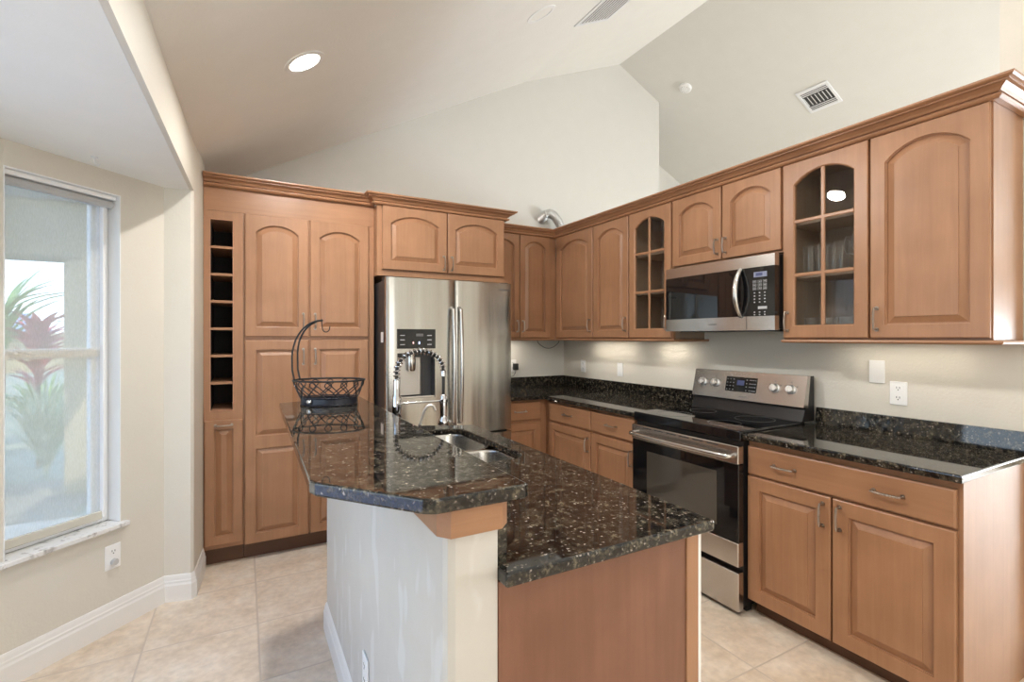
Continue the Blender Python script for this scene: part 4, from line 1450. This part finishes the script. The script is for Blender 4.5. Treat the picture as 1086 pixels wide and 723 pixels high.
SX0, SX1, SY0, SY1 = -2.215, -1.828, -2.385, -1.655
hole = rrect(SX0, SX1, SY0, SY1, 0.09)
def slab_with_hole(outer, hole, z0, z1):
    bm = bmesh.new()
    ov = [bm.verts.new((x, y, z1)) for x, y in outer]
    hv = [bm.verts.new((x, y, z1)) for x, y in hole]
    es = [bm.edges.new((ov[i], ov[(i + 1) % len(ov)])) for i in range(len(ov))]
    es += [bm.edges.new((hv[i], hv[(i + 1) % len(hv)])) for i in range(len(hv))]
    bmesh.ops.triangle_fill(bm, use_beauty=True, use_dissolve=False, edges=es)
    r = bmesh.ops.extrude_face_region(bm, geom=bm.faces[:])
    vs = [g for g in r['geom'] if isinstance(g, bmesh.types.BMVert)]
    bmesh.ops.translate(bm, verts=vs, vec=(0, 0, z0 - z1))
    m = MB()
    m.bm.free()
    m.bm = bm
    return m


il = empty('island_countertop', (0, 0, 0), 0, 'lower dark speckled granite island countertop around the sink', 'countertop')
outer = [(-2.3715, -3.208), (-1.748, -3.208), (-1.722, -1.62), (-1.99, -1.50), (-2.3715, -1.50)]
slab_with_hole(outer, hole, 0.884, 0.914).build('slab', M['granite'], il, bevel=0.006)
B('backsplash', M['granite'], il, -2.3715, -2.345, -3.161, -1.60, 0.9145, 1.0560, 0.001)
# raised bar
bar = MB()
bar.prism([(-2.691, -1.545), (-2.714, -2.945), (-2.706, -2.972), (-2.540, -3.185), (-2.518, -3.199), (-2.322, -3.199), (-2.311, -3.190), (-2.303, -1.44)], 1.0570, 1.087, 0.005, 3)
tag(bar.build('bar_countertop', M['granite']), 'raised dark speckled granite bar top on the white half wall', 'countertop')

# sink: two steel bowls under the low top
sk = empty('sink', (0, 0, 0), 0, 'stainless steel double bowl undermount sink in the island', 'sink')
def bowl(x0, x1, y0, y1, depth):
    mb = MB()
    zt = 0.8835
    L = lambda d, z, r: [(x, y, z) for x, y in rrect(x0 + d, x1 - d, y0 + d, y1 - d, r)]
    mb.loops([L(-0.012, zt, 0.08), L(0.0, zt, 0.075), L(0.003, zt - 0.01, 0.075), L(0.012, zt - depth + 0.03, 0.07), L(0.03, zt - depth, 0.05)])
    return mb


b1 = bowl(SX0 + 0.012, SX1 - 0.004, -2.045, SY1 - 0.004, 0.20).build('bowl', M['steel'], sk, smooth=True)
b2 = bowl(SX0 + 0.012, SX1 - 0.004, SY0 + 0.004, -2.075, 0.17).build('bowl', M['steel'], sk, smooth=True)
for bo, cy, dz in ((b1, -1.85, 0.20), (b2, -2.22, 0.17)):
    MB().lathe([(0, 0.0), (0.042, 0.0), (0.042, 0.003), (0.030, 0.004), (0, 0.001)], 20, 'z', (-2.02, cy, 0.8837 - dz)).build('drain', M['chrome'], bo, smooth=True)

# ------------------------------------------------------------------ spring faucet
fa = empty('faucet', (-2.240, -1.925, 0.9145), 0, 'chrome spring-neck kitchen faucet arching over the sink', 'faucet')
MB().lathe([(0, 0), (0.028, 0), (0.028, 0.006), (0.020, 0.012), (0.018, 0.11), (0.020, 0.115), (0.020, 0.215), (0.016, 0.222), (0.015, 0.29), (0, 0.29)], 20).build('post', M['chrome'], fa, smooth=True)
MB().tube([(0.0, 0.0, 0.15), (0.0, -0.028, 0.152), (0.0, -0.036, 0.158), (0.0, -0.05, 0.19)], 0.007, 10).build('lever', M['chrome'], fa, smooth=True)
arc = []
R_ = 0.110
ZC = 0.325
for i in range(7):
    arc.append(Vector((0, 0, 0.285 + (ZC - 0.285) * i / 6)))
for i in range(1, 33):
    a = PI - PI * i / 32
    arc.append(Vector((R_ + R_ * math.cos(a), 0, ZC + 0.092 * math.sin(a))))
sprx = 2 * R_
for i in range(1, 9):
    arc.append(Vector((sprx, 0, ZC - 0.115 * i / 8)))
MB().tube(arc, 0.0075, 12).build('hose', M['black'], fa, smooth=True)
# spring coil around the first part of the arc
cum = [0]
for a, b in zip(arc, arc[1:]):
    cum.append(cum[-1] + (b - a).length)
def along(s):
    for i in range(len(arc) - 1):
        if cum[i + 1] >= s:
            t = (s - cum[i]) / (cum[i + 1] - cum[i])
            return arc[i].lerp(arc[i + 1], t), (arc[i + 1] - arc[i]).normalized()
    return arc[-1], (arc[-1] - arc[-2]).normalized()


turns, slen = 19, cum[-1] - 0.115
cp = []
for i in range(turns * 14 + 1):
    s = slen * i / (turns * 14)
    p, t = along(s)
    n1 = Vector((0, 1, 0))
    n2 = t.cross(n1)
    ph = 2 * PI * i / 14
    cp.append(p + (n1 * math.cos(ph) + n2 * math.sin(ph)) * 0.0135)
MB().tube(cp, 0.0026, 6).build('spring', M['chrome'], fa, smooth=True)
MB().lathe([(0.0, 0.325), (0.011, 0.325), (0.013, 0.318), (0.013, 0.300), (0.0, 0.300)], 16, 'z', (sprx, 0, 0)).build('collar', M['chrome'], fa, smooth=True)
MB().lathe([(0, 0.215), (0.012, 0.215), (0.016, 0.208), (0.018, 0.17), (0.016, 0.12), (0.016, 0.105), (0.023, 0.095), (0.025, 0.075), (0.022, 0.070), (0, 0.070)], 18, 'z', (sprx, 0, 0)).build('spray_head', M['chrome'], fa, smooth=True)
MB().tube([(0.0, 0, 0.185), (sprx, 0, 0.185)], 0.0048, 10).lathe([(0.0185, 0.178), (0.021, 0.180), (0.021, 0.192), (0.0185, 0.194)], 16, 'z', (sprx, 0, 0)).build('support_arm', M['chrome'], fa, smooth=True)

# small filtered-water tap behind the sink
ft = empty('water_tap', (-2.035, -1.622, 0.9145), 0, 'slim brushed gooseneck filtered-water tap beside the faucet', 'tap')
MB().lathe([(0, 0), (0.016, 0), (0.016, 0.004), (0.009, 0.010), (0.008, 0.03), (0, 0.03)], 14).build('base', M['chrome'], ft, smooth=True)
gp_ = [(0, 0, 0.02), (0.01, -0.004, 0.06), (0.024, -0.01, 0.105), (0.038, -0.016, 0.125), (0.055, -0.022, 0.130), (0.068, -0.028, 0.120), (0.075, -0.032, 0.100)]
MB().tube(gp_, 0.0065, 10).build('spout', M['satin'], ft, smooth=True)

# ------------------------------------------------------------------ wire fruit basket with banana hook
bk = empty('fruit_basket', (-2.492, -1.705, 1.0875), math.radians(-24), 'black wire fruit basket with a banana hook on the far end of the bar', 'basket')
AX, AY, BX, BY, BH = 0.158, 0.105, 0.125, 0.080, 0.112
ell = lambda ax, ay, z, n=48: [(ax * math.cos(2 * PI * k / n), ay * math.sin(2 * PI * k / n), z) for k in range(n)]
MB().tube(ell(AX, AY, BH), 0.0042, 8, closed=True).build('rim', M['iron'], bk, smooth=True)
bs_ = MB()
bs_.tube(ell(BX, BY, 0.034), 0.003, 8, closed=True)
rb = ell(BX, BY, 0.004)
bs_.tube(rb, 0.003, 8, closed=True)
lo = [[bs_.v((x, y, z)) for x, y, z in ell(BX, BY, zz)] for zz in (0.008, 0.030)]
for k in range(48):
    bs_.face([lo[0][k], lo[0][(k + 1) % 48], lo[1][(k + 1) % 48], lo[1][k]])
lo2 = [[bs_.v((x, y, z)) for x, y, z in ell(BX - 0.003, BY - 0.003, zz)] for zz in (0.008, 0.030)]
for k in range(48):
    bs_.face([lo2[0][k], lo2[0][(k + 1) % 48], lo2[1][(k + 1) % 48], lo2[1][k]])
for i in range(-4, 5):
    x = BX * i / 5
    y = BY * math.sqrt(1 - (i / 5) ** 2)
    bs_.tube([(x, -y, 0.008), (x, y, 0.008)], 0.002, 6)
bs_.build('base_tray', plain('basket_tray_dark', (0.012, 0.014, 0.024), 0.3), bk)
sw = MB()
NL = 14
for k in range(NL):
    a = 2 * PI * k / NL
    st = 2 * PI / NL
    def P(ang, f, z):
        ax, ay = BX + (AX - BX) * f, BY + (AY - BY) * f
        return (ax * math.cos(ang), ay * math.sin(ang), z)
    # crossing wire that loops under the rim
    pts = []
    for i in range(25):
        t = i / 24
        if t < 0.4:
            u = t / 0.4
            pts.append(P(a + st * (1.05 * (u) - 0.0), u * 0.78, 0.032 + u * 0.056))
        elif t < 0.6:
            u = (t - 0.4) / 0.2
            ph = -PI * 0.1 + u * 1.2 * PI
            c = a + st * 0.85
            pts.append(P(c + st * 0.23 * math.cos(ph), 0.80 + 0.17 * max(0, math.sin(ph)), 0.090 + 0.018 * math.sin(ph)))
        else:
            u = (t - 0.6) / 0.4
            pts.append(P(a + st * (0.65 + 1.05 * u), 0.78 * (1 - u), 0.088 - u * 0.056))
    sw.tube(pts, 0.0026, 6)
sw.build('wire_lattice', M['iron'], bk, smooth=True)
hk = MB()
for dy in (-0.036, 0.036):
    pts = [(-AX + 0.012 + abs(dy) * 0.1, dy, BH), (-AX + 0.006, dy, 0.16), (-AX + 0.005, dy, 0.22)]
    for i in range(1, 13):
        t = i / 12
        pts.append((-AX + 0.005 + 0.125 * (1 - math.cos(t * PI / 2.25)) * 1.15, dy * (1 - 0.85 * t), 0.22 + 0.165 * math.sin(t * PI / 2.05)))
    hk.tube(pts, 0.0042, 8)
tip = Vector(pts[-1])
tip.y = 0
hk.lathe([(0, -0.006), (0.006, -0.004), (0.006, 0.004), (0, 0.006)], 10, 'y', tip)
hp = [tip]
for i in range(0, 11):
    a = PI + PI * i / 10
    hp.append(Vector((tip.x + 0.020 + 0.016 * math.cos(a), 0, tip.z - 0.036 + 0.017 * math.sin(a))))
hp.append(Vector((tip.x + 0.038, 0, tip.z - 0.026)))
hk.tube(hp, 0.0022, 6)
hk.build('banana_hook', M['iron'], bk, smooth=True)
kn = MB().lathe([(0, -0.004), (0.010, -0.003), (0.013, 0.002), (0.010, 0.008), (0.0, 0.010)], 18, 'y').build('emblem', M['chrome'], bk, smooth=True)
kn.location = (-0.066, -0.071, 0.020)
kn.rotation_euler = (0, 0, PI + math.radians(-28))

# ------------------------------------------------------------------ outlets, switches, charger, cables
def plate(name, loc, rotz, label, cat, kind, w=0.070, h=0.115):
    e = empty(name, loc, rotz, label, cat)
    B('cover_plate', M['white'], e, -w / 2, w / 2, -0.006, 0.0, -h / 2, h / 2, 0.002)
    if kind == 'outlet':
        for s in (-1, 1):
            f = MB().prism([(0.017 * math.cos(2 * PI * k / 20), max(-0.0135, min(0.0135, 0.017 * math.sin(2 * PI * k / 20)))) for k in range(20)], 0, 0.0015)
            fo = f.build('receptacle', M['white'], e)
            fo.rotation_euler = (PI / 2, 0, 0)
            fo.location = (0, -0.006, s * 0.024)
            sl = MB().box(-0.0075, -0.0050, -0.0002, 0.0008, 0.000, 0.009).box(0.0050, 0.0075, -0.0002, 0.0008, -0.001, 0.008)
            sl.lathe([(0, -0.0002), (0.0028, -0.0002), (0.0028, 0.0008), (0, 0.0008)], 10, 'y', (0, 0, -0.007))
            so = sl.build('slot', M['slot'], fo)
            so.rotation_euler = (-PI / 2, 0, 0)
            so.location = (0, 0, 0.0020)
    elif kind == 'rocker':
        B('rocker', M['white'], e, -0.0165, 0.0165, -0.0085, -0.006, -0.033, 0.033, 0.001)
    return e


plate('outlet', (-0.0008, -0.327, 1.123), RR, 'white outlet on the right wall nearest the corner', 'outlet', 'outlet')
plate('light_switch', (-0.0008, -0.845, 1.119), RR, 'white switch plate on the right wall under the far glass cabinet', 'light switch', 'rocker')
plate('blank_plate', (-0.0008, -2.788, 1.220), RR, 'blank white cover plate on the wall right of the range', 'wall plate', None)
plate('outlet', (-0.0008, -2.882, 1.119), RR, 'white double outlet beside the blank plate above the right countertop', 'outlet', 'outlet', 0.074)
plate('outlet', onC(0.257, 0.001, 0.350), wf.rotation_euler.z, 'white outlet with a grey night light below the nook window', 'outlet', 'outlet')
o5 = plate('outlet', (-0.590, -0.0008, 1.125), 0, 'white outlet on the back wall beside the refrigerator', 'outlet', 'outlet')
plate('outlet', (HWX0 - 0.0008, -2.46, 0.305), RR, 'white outlet low on the island half wall', 'outlet', 'outlet')
nl = MB().lathe([(0, -0.016), (0.013, -0.015), (0.016, -0.010), (0.016, 0.0), (0, 0.0)], 16, 'y').build('night_light', M['grey'])
nl.location = onC(0.257, 0.0105, 0.326)
nl.rotation_euler = (0, 0, wf.rotation_euler.z)
tag(nl, 'small round grey night light plugged into the nook outlet', 'night light')
ch = empty('charger', (-0.575, -0.0115, 1.118), 0, 'black plug-in charger in the outlet beside the refrigerator', 'charger')
B('body', M['black'], ch, -0.022, 0.024, -0.036, 0.0, -0.032, 0.030, 0.004)
MB().tube([(0.0, -0.018, -0.030), (0.0, -0.018, -0.055), (-0.02, -0.016, -0.085), (-0.055, -0.012, -0.098), (-0.10, -0.010, -0.10)], 0.0022, 6).build('cord', M['black'], ch, smooth=True)
cb = MB()
cb.tube([(-0.36 + 0.27 * i / 16, -0.06, UB - 0.02 - 0.075 * math.sin(PI * i / 16) ** 0.8 if 0 < i < 16 else UB - 0.002) for i in range(17)], 0.0028, 6)
tag(cb.build('cable', M['charcoal'], smooth=True), 'thin dark cable drooping below the corner wall cabinets', 'cable')

# ------------------------------------------------------------------ under-cabinet lights (real lamps)
def strip(x, y, along_y, L, label, power):
    e = empty('strip_light', (x, y, UB - 0.0005), 0 if not along_y else PI / 2, label, 'light')
    B('housing', M['white'], e, -L / 2, L / 2, -0.02, 0.02, -0.014, 0.0)
    B('lens', M['strip'], e, -L / 2 + 0.01, L / 2 - 0.01, -0.014, 0.014, -0.0155, -0.0142)
    d = bpy.data.lights.new('strip_lamp', 'AREA')
    d.shape = 'RECTANGLE'
    d.size, d.size_y = L - 0.02, 0.03
    d.energy = power
    d.color = (1.0, 0.90, 0.76)
    o = bpy.data.objects.new('strip_lamp', d)
    col.objects.link(o)
    o.parent = e
    o.location = (0, 0, -0.018)


strip(-0.72, -0.12, False, 0.40, 'slim strip light under the corner cabinet beside the refrigerator', 0.8)
strip(-0.12, -0.78, True, 0.55, 'slim strip light under the two-door wall cabinet by the corner', 0.85)
strip(-0.12, -1.46, True, 0.30, 'slim strip light under the far glass cabinet', 0.55)
strip(-0.12, -2.92, True, 0.55, 'slim strip light under the near wall cabinets', 0.42)

# ------------------------------------------------------------------ ceiling fixtures
TL = math.atan(0.54)
def slope_left(x, y):
    return (x, y, ceil_z(x))


def can_light(x, y, lit, label, power=0):
    e = empty('recessed_light', slope_left(x, y), 0, label, 'light')
    e.rotation_euler = (0, -TL if x < -0.44 else -math.atan(0.411), 0)
    MB().lathe([(0.075, 0.004), (0.075, -0.003), (0.098, -0.003), (0.100, 0.0), (0.100, 0.004)], 32).build('trim_ring', M['white'], e, smooth=True)
    if lit:
        MB().lathe([(0.0, -0.001), (0.076, -0.001), (0.076, 0.004), (0, 0.004)], 32).build('lens', M['lamp'], e)
        d = bpy.data.lights.new('can_lamp', 'AREA')
        d.shape = 'DISK'
        d.size = 0.15
        d.energy = power
        d.color = WARM
        o = bpy.data.objects.new('can_lamp', d)
        col.objects.link(o)
        o.parent = e
        o.location = (0, 0, -0.006)
    else:
        MB().lathe([(0.076, -0.001), (0.070, 0.002), (0.0, 0.003), (0.0, 0.004), (0.076, 0.004)], 32).build('lens', M['vent'], e, smooth=True)
    return e


can_light(-2.582, -1.555, True, 'glowing recessed light in the sloped ceiling above the pantry', 26)
can_light(-1.152, -1.402, False, 'unlit recessed light high on the sloped ceiling near the vent')
can_light(-2.582, -4.6, True, 'added fill light low on the left ceiling slope, out past the nook', 5)  # this can and the next are unseen, added as fill
can_light(-1.152, -4.6, True, 'added fill light midway up the left ceiling slope, out past the island', 5)


can_light(-2.582, -3.05, True, 'added fill light in the sloped ceiling over the bar, above the photo top', 10)  # two more unseen cans added to brighten the kitchen
can_light(-1.45, -2.6, True, 'added fill light in the sloped ceiling over the aisle, above the photo top', 8)


def vent(name, c, u, v, w, h, label, style):
    """register lying on a slope; u, v unit directions in the slope, normal into the room"""
    u, v = Vector(u).normalized(), Vector(v).normalized()
    n = u.cross(v).normalized()
    if n.z > 0:
        n = -n
    mat = Matrix((u, v, n)).transposed().to_4x4()
    e = empty(name, c, 0, label, 'vent')
    e.rotation_euler = mat.to_euler()
    fr = MB()
    b = 0.028
    fr.box(-w / 2, w / 2, -h / 2, -h / 2 + b, 0.0, 0.008, 0.002).box(-w / 2, w / 2, h / 2 - b, h / 2, 0.0, 0.008, 0.002)
    fr.box(-w / 2, -w / 2 + b, -h / 2 + b, h / 2 - b, 0.0, 0.008, 0.002).box(w / 2 - b, w / 2, -h / 2 + b, h / 2 - b, 0.0, 0.008, 0.002)
    fr.build('frame', M['vent'], e)
    B('backing', M['slot'], e, -w / 2 + b, w / 2 - b, -h / 2 + b, h / 2 - b, 0.0012, 0.0022)
    iw, ih = w - 2 * b, h - 2 * b
    sl = MB()
    def slat(x0, x1, y0, y1, tilt):
        dx, dy = x1 - x0, y1 - y0
        if dx > dy:
            t = dy * tilt
            sl.poly3([(x0, y0, 0.003), (x1, y0, 0.003), (x1, y1, 0.0075), (x0, y1, 0.0075)], (0, 0, 0.0015))
        else:
            sl.poly3([(x0, y0, 0.003), (x0, y1, 0.003), (x1, y1, 0.0075), (x1, y0, 0.0075)], (0, 0, 0.0015))
    if style == 'four':
        q = iw / 4
        for i in range(3):
            x0 = -iw / 2 + i * q / 3
            slat(x0 + 0.002, x0 + q / 3 * 0.50, -ih / 2, ih / 2, 1)
            x0 = iw / 2 - q + i * q / 3
            slat(x0 + q / 3 * 0.62, x0 + q / 3 - 0.001, -ih / 2, ih / 2, 1)
        for i in range(7):
            y0 = -ih / 2 + i * ih / 7
            slat(-iw / 2 + q + 0.004, iw / 2 - q - 0.004, y0 + 0.003, y0 + ih / 7 * 0.42, 1)
    else:
        for i in range(9):
            x0 = -iw / 2 + i * iw / 9
            slat(x0 + 0.003, x0 + iw / 9 * 0.4, -ih / 2, ih / 2, 1)
    sl.build('louvre', M['vent'], e)
    return e


us = Vector((1, 0, -0.475)).normalized()      # down the right slope
cR = Vector((2.045, -1.355, 0))
cR.z = ceil_z(cR.x) - 0.001
vent('ceiling_vent', cR, us, (0, 1, 0), 0.30, 0.30, 'white square register on the right slope above the cabinets', 'four')
ul = Vector((1, 0, 0.47)).normalized()
cL = Vector((-0.47, -1.22, 0))
cL.z = ceil_z(cL.x) - 0.010
vent('ceiling_vent', cL, ul, (0, 1, 0), 0.36, 0.36, 'white square register on the left slope cut by the photo top', 'rows')

sd = empty('smoke_detector', (1.311, -0.381, ceil_z(1.311)), 0, 'round white smoke detector on the right ceiling slope', 'smoke detector')
sd.rotation_euler = (0, math.atan(0.475), 0)
MB().lathe([(0, 0.004), (0.066, 0.004), (0.066, -0.012), (0.058, -0.024), (0.030, -0.030), (0, -0.031)], 28).build('cover', M['white'], sd, smooth=True)
gr_ = MB()
for k in range(10):
    a = 2 * PI * k / 10
    gr_.box(0.040 * math.cos(a) - 0.004, 0.040 * math.cos(a) + 0.004, 0.040 * math.sin(a) - 0.003, 0.040 * math.sin(a) + 0.003, -0.0305, -0.028)
gr_.build('sensor_slot', M['grey'], sd)

hkc = MB()
hkc.lathe([(0, 0.0), (0.013, 0.0), (0.013, -0.005), (0.004, -0.008), (0, -0.008)], 14)
hkc.tube([(0, 0, -0.006), (0, 0, -0.022)] + [(0.010 - 0.010 * math.cos(PI * i / 8), 0, -0.022 - 0.012 * math.sin(PI * i / 8)) for i in range(1, 8)], 0.002, 6)
ho = hkc.build('ceiling_hook', M['vent'], smooth=True)
ho.location = (-3.41, -1.32, SH)
tag(ho, 'small white swag hook in the nook ceiling above the window', 'hook')

# flexible foil duct poking up in the corner above the cabinets
du = MB()
path = [Vector(p) for p in ((-0.275, 0.0, 2.555), (-0.275, -0.04, 2.565), (-0.27, -0.085, 2.585), (-0.235, -0.105, 2.595), (-0.19, -0.11, 2.575), (-0.15, -0.112, 2.53), (-0.115, -0.115, 2.47), (-0.075, -0.12, 2.39), (-0.045, -0.12, 2.3105))]
dense = []
for i in range(len(path) - 1):
    for j in range(8):
        dense.append(path[i].lerp(path[i + 1], j / 8))
dense.append(path[-1])
for _ in range(6):
    dense = [dense[0]] + [(dense[i - 1] + dense[i] * 2 + dense[i + 1]) / 4 for i in range(1, len(dense) - 1)] + [dense[-1]]
rad = [0.041 + (0.004 if i % 2 else -0.001) for i in range(len(dense))]
du.tube(dense, rad, 18)
tag(du.build('flexible_duct', M['foil'], smooth=True), 'silver foil flexible duct rising in the corner above the wall cabinets', 'duct')

# ------------------------------------------------------------------ outside the nook window
struct(B('ground', M['ground'], None, -60, 8, -9, 60, -0.16, -0.10))
struct(MB().poly3([(-12, -8.8, -0.099), (-4.1, -8.8, -0.099), (-4.1, 2.6, -0.099), (-12, 2.6, -0.099)], (0, 0, 0.02)).build('patio', M['paver']))
pool = empty('reflection_pool', (-8.0, -2.6, -0.078), 0, 'unseen blue pool added beyond the nook windows for its reflection', 'pool')  # added out of view to put blue into the backsplash reflection
B('water', M['water'], pool, -2.6, 2.6, -3.2, 3.0, 0.0005, 0.006)
cpg = MB()
cpg.box(-2.8, 2.8, 3.0, 3.2, 0.0, 0.03).box(-2.8, 2.8, -3.4, -3.2, 0.0, 0.03).box(-2.8, -2.6, -3.2, 3.0, 0.0, 0.03).box(2.6, 2.8, -3.2, 3.0, 0.0, 0.03)
cpg.build('coping', M['trim'], pool)
cl_ = MB().box(-4.31, -3.75, 1.95, 2.35, -0.099, 2.14, 0.01)
tag(cl_.build('lanai_column', M['stucco']), 'beige stucco column outside the nook window', 'column')
bm_ = MB().box(-9.0, -3.2, 1.92, 2.38, 2.141, 2.66, 0.01)
tag(bm_.build('lanai_beam', M['stucco']), 'beige stucco beam across the top of the view outside', 'beam')
tag(MB().box(-9.0, -3.3, 0.1, 2.6, 2.665, 2.80).build('lanai_roof', M['lanai']), 'pale lanai roof over the patio outside', 'roof')
hs_ = empty('neighbouring_house', (-16.5, 24.0, -0.10), 0, 'low distant house with a blue grey roof across the garden', 'house')
B('wall', M['stucco'], hs_, -6, 6, 0, 5, 0, 1.7)
MB().poly3([(-6.6, -0.6, 1.7), (6.6, -0.6, 1.7), (5.0, 2.5, 2.5), (-5.0, 2.5, 2.5)], (0, 0, 0.1)).build('roof', M['far'], hs_)


def blade_plant(name, loc, n, length, width, mat, label, cat, lean=0.9, rise=1.0, seed=1, h0=0.0, group=None):
    rnd = random.Random(seed)
    e = empty(name, loc, 0, label, cat, group)
    lf = MB()
    for i in range(n):
        a = rnd.uniform(0, 2 * PI)
        L = length * rnd.uniform(0.6, 1.1)
        le = lean * rnd.uniform(0.35, 1.1)
        w = width * rnd.uniform(0.7, 1.2)
        d = Vector((math.cos(a), math.sin(a), 0))
        s = Vector((-d.y, d.x, 0))
        z0 = h0 * rnd.uniform(0.55, 1.0)
        prev = None
        m = 7
        for k in range(m + 1):
            t = k / m
            c = d * (L * le * t * (0.35 + 0.65 * t)) + Vector((0, 0, z0 + L * rise * (t - 0.55 * le * t * t)))
            ww = w * math.sin(PI * (0.12 + 0.88 * t)) * 0.5 + 0.0005
            row = [lf.v(c - s * ww), lf.v(c + Vector((0, 0, -ww * 0.4))), lf.v(c + s * ww)]
            if prev:
                lf.face([prev[0], prev[1], row[1], row[0]])
                lf.face([prev[1], prev[2], row[2], row[1]])
            prev = row
    lf.build('foliage', mat, e)
    if h0:
        MB().tube([(0, 0, 0), (0.01, 0.0, h0 * 0.5), (0, 0.01, h0)], 0.014, 8).build('stem', M['toe'], e)
    return e


blade_plant('ti_plant', (-4.90, 3.45, -0.10), 60, 0.52, 0.10, M['ti'], 'red-leaved plant outside the nook window', 'plant', 0.9, 1.0, 3, h0=1.55)
blade_plant('ornamental_grass', (-4.66, 2.80, -0.10), 260, 1.0, 0.018, M['palegreen'], 'pale arching grass clump at the foot of the red plant', 'plant', 0.55, 1.25, 4)
blade_plant('ornamental_grass', (-6.2, 3.6, -0.10), 200, 1.0, 0.020, M['palegreen'], 'pale arching grass clump farther left outside the window', 'plant', 0.55, 1.2, 5)
blade_plant('palm', (-6.35, 7.2, -0.10), 40, 1.5, 0.10, M['leaf'], 'green palm farther off behind the red plant', 'plant', 0.9, 0.8, 6, h0=1.9)
blade_plant('shrub', (-5.3, 5.2, -0.10), 180, 1.1, 0.05, M['leaf'], 'green shrub between the grass clump and the distant palm', 'plant', 0.6, 1.0, 8)
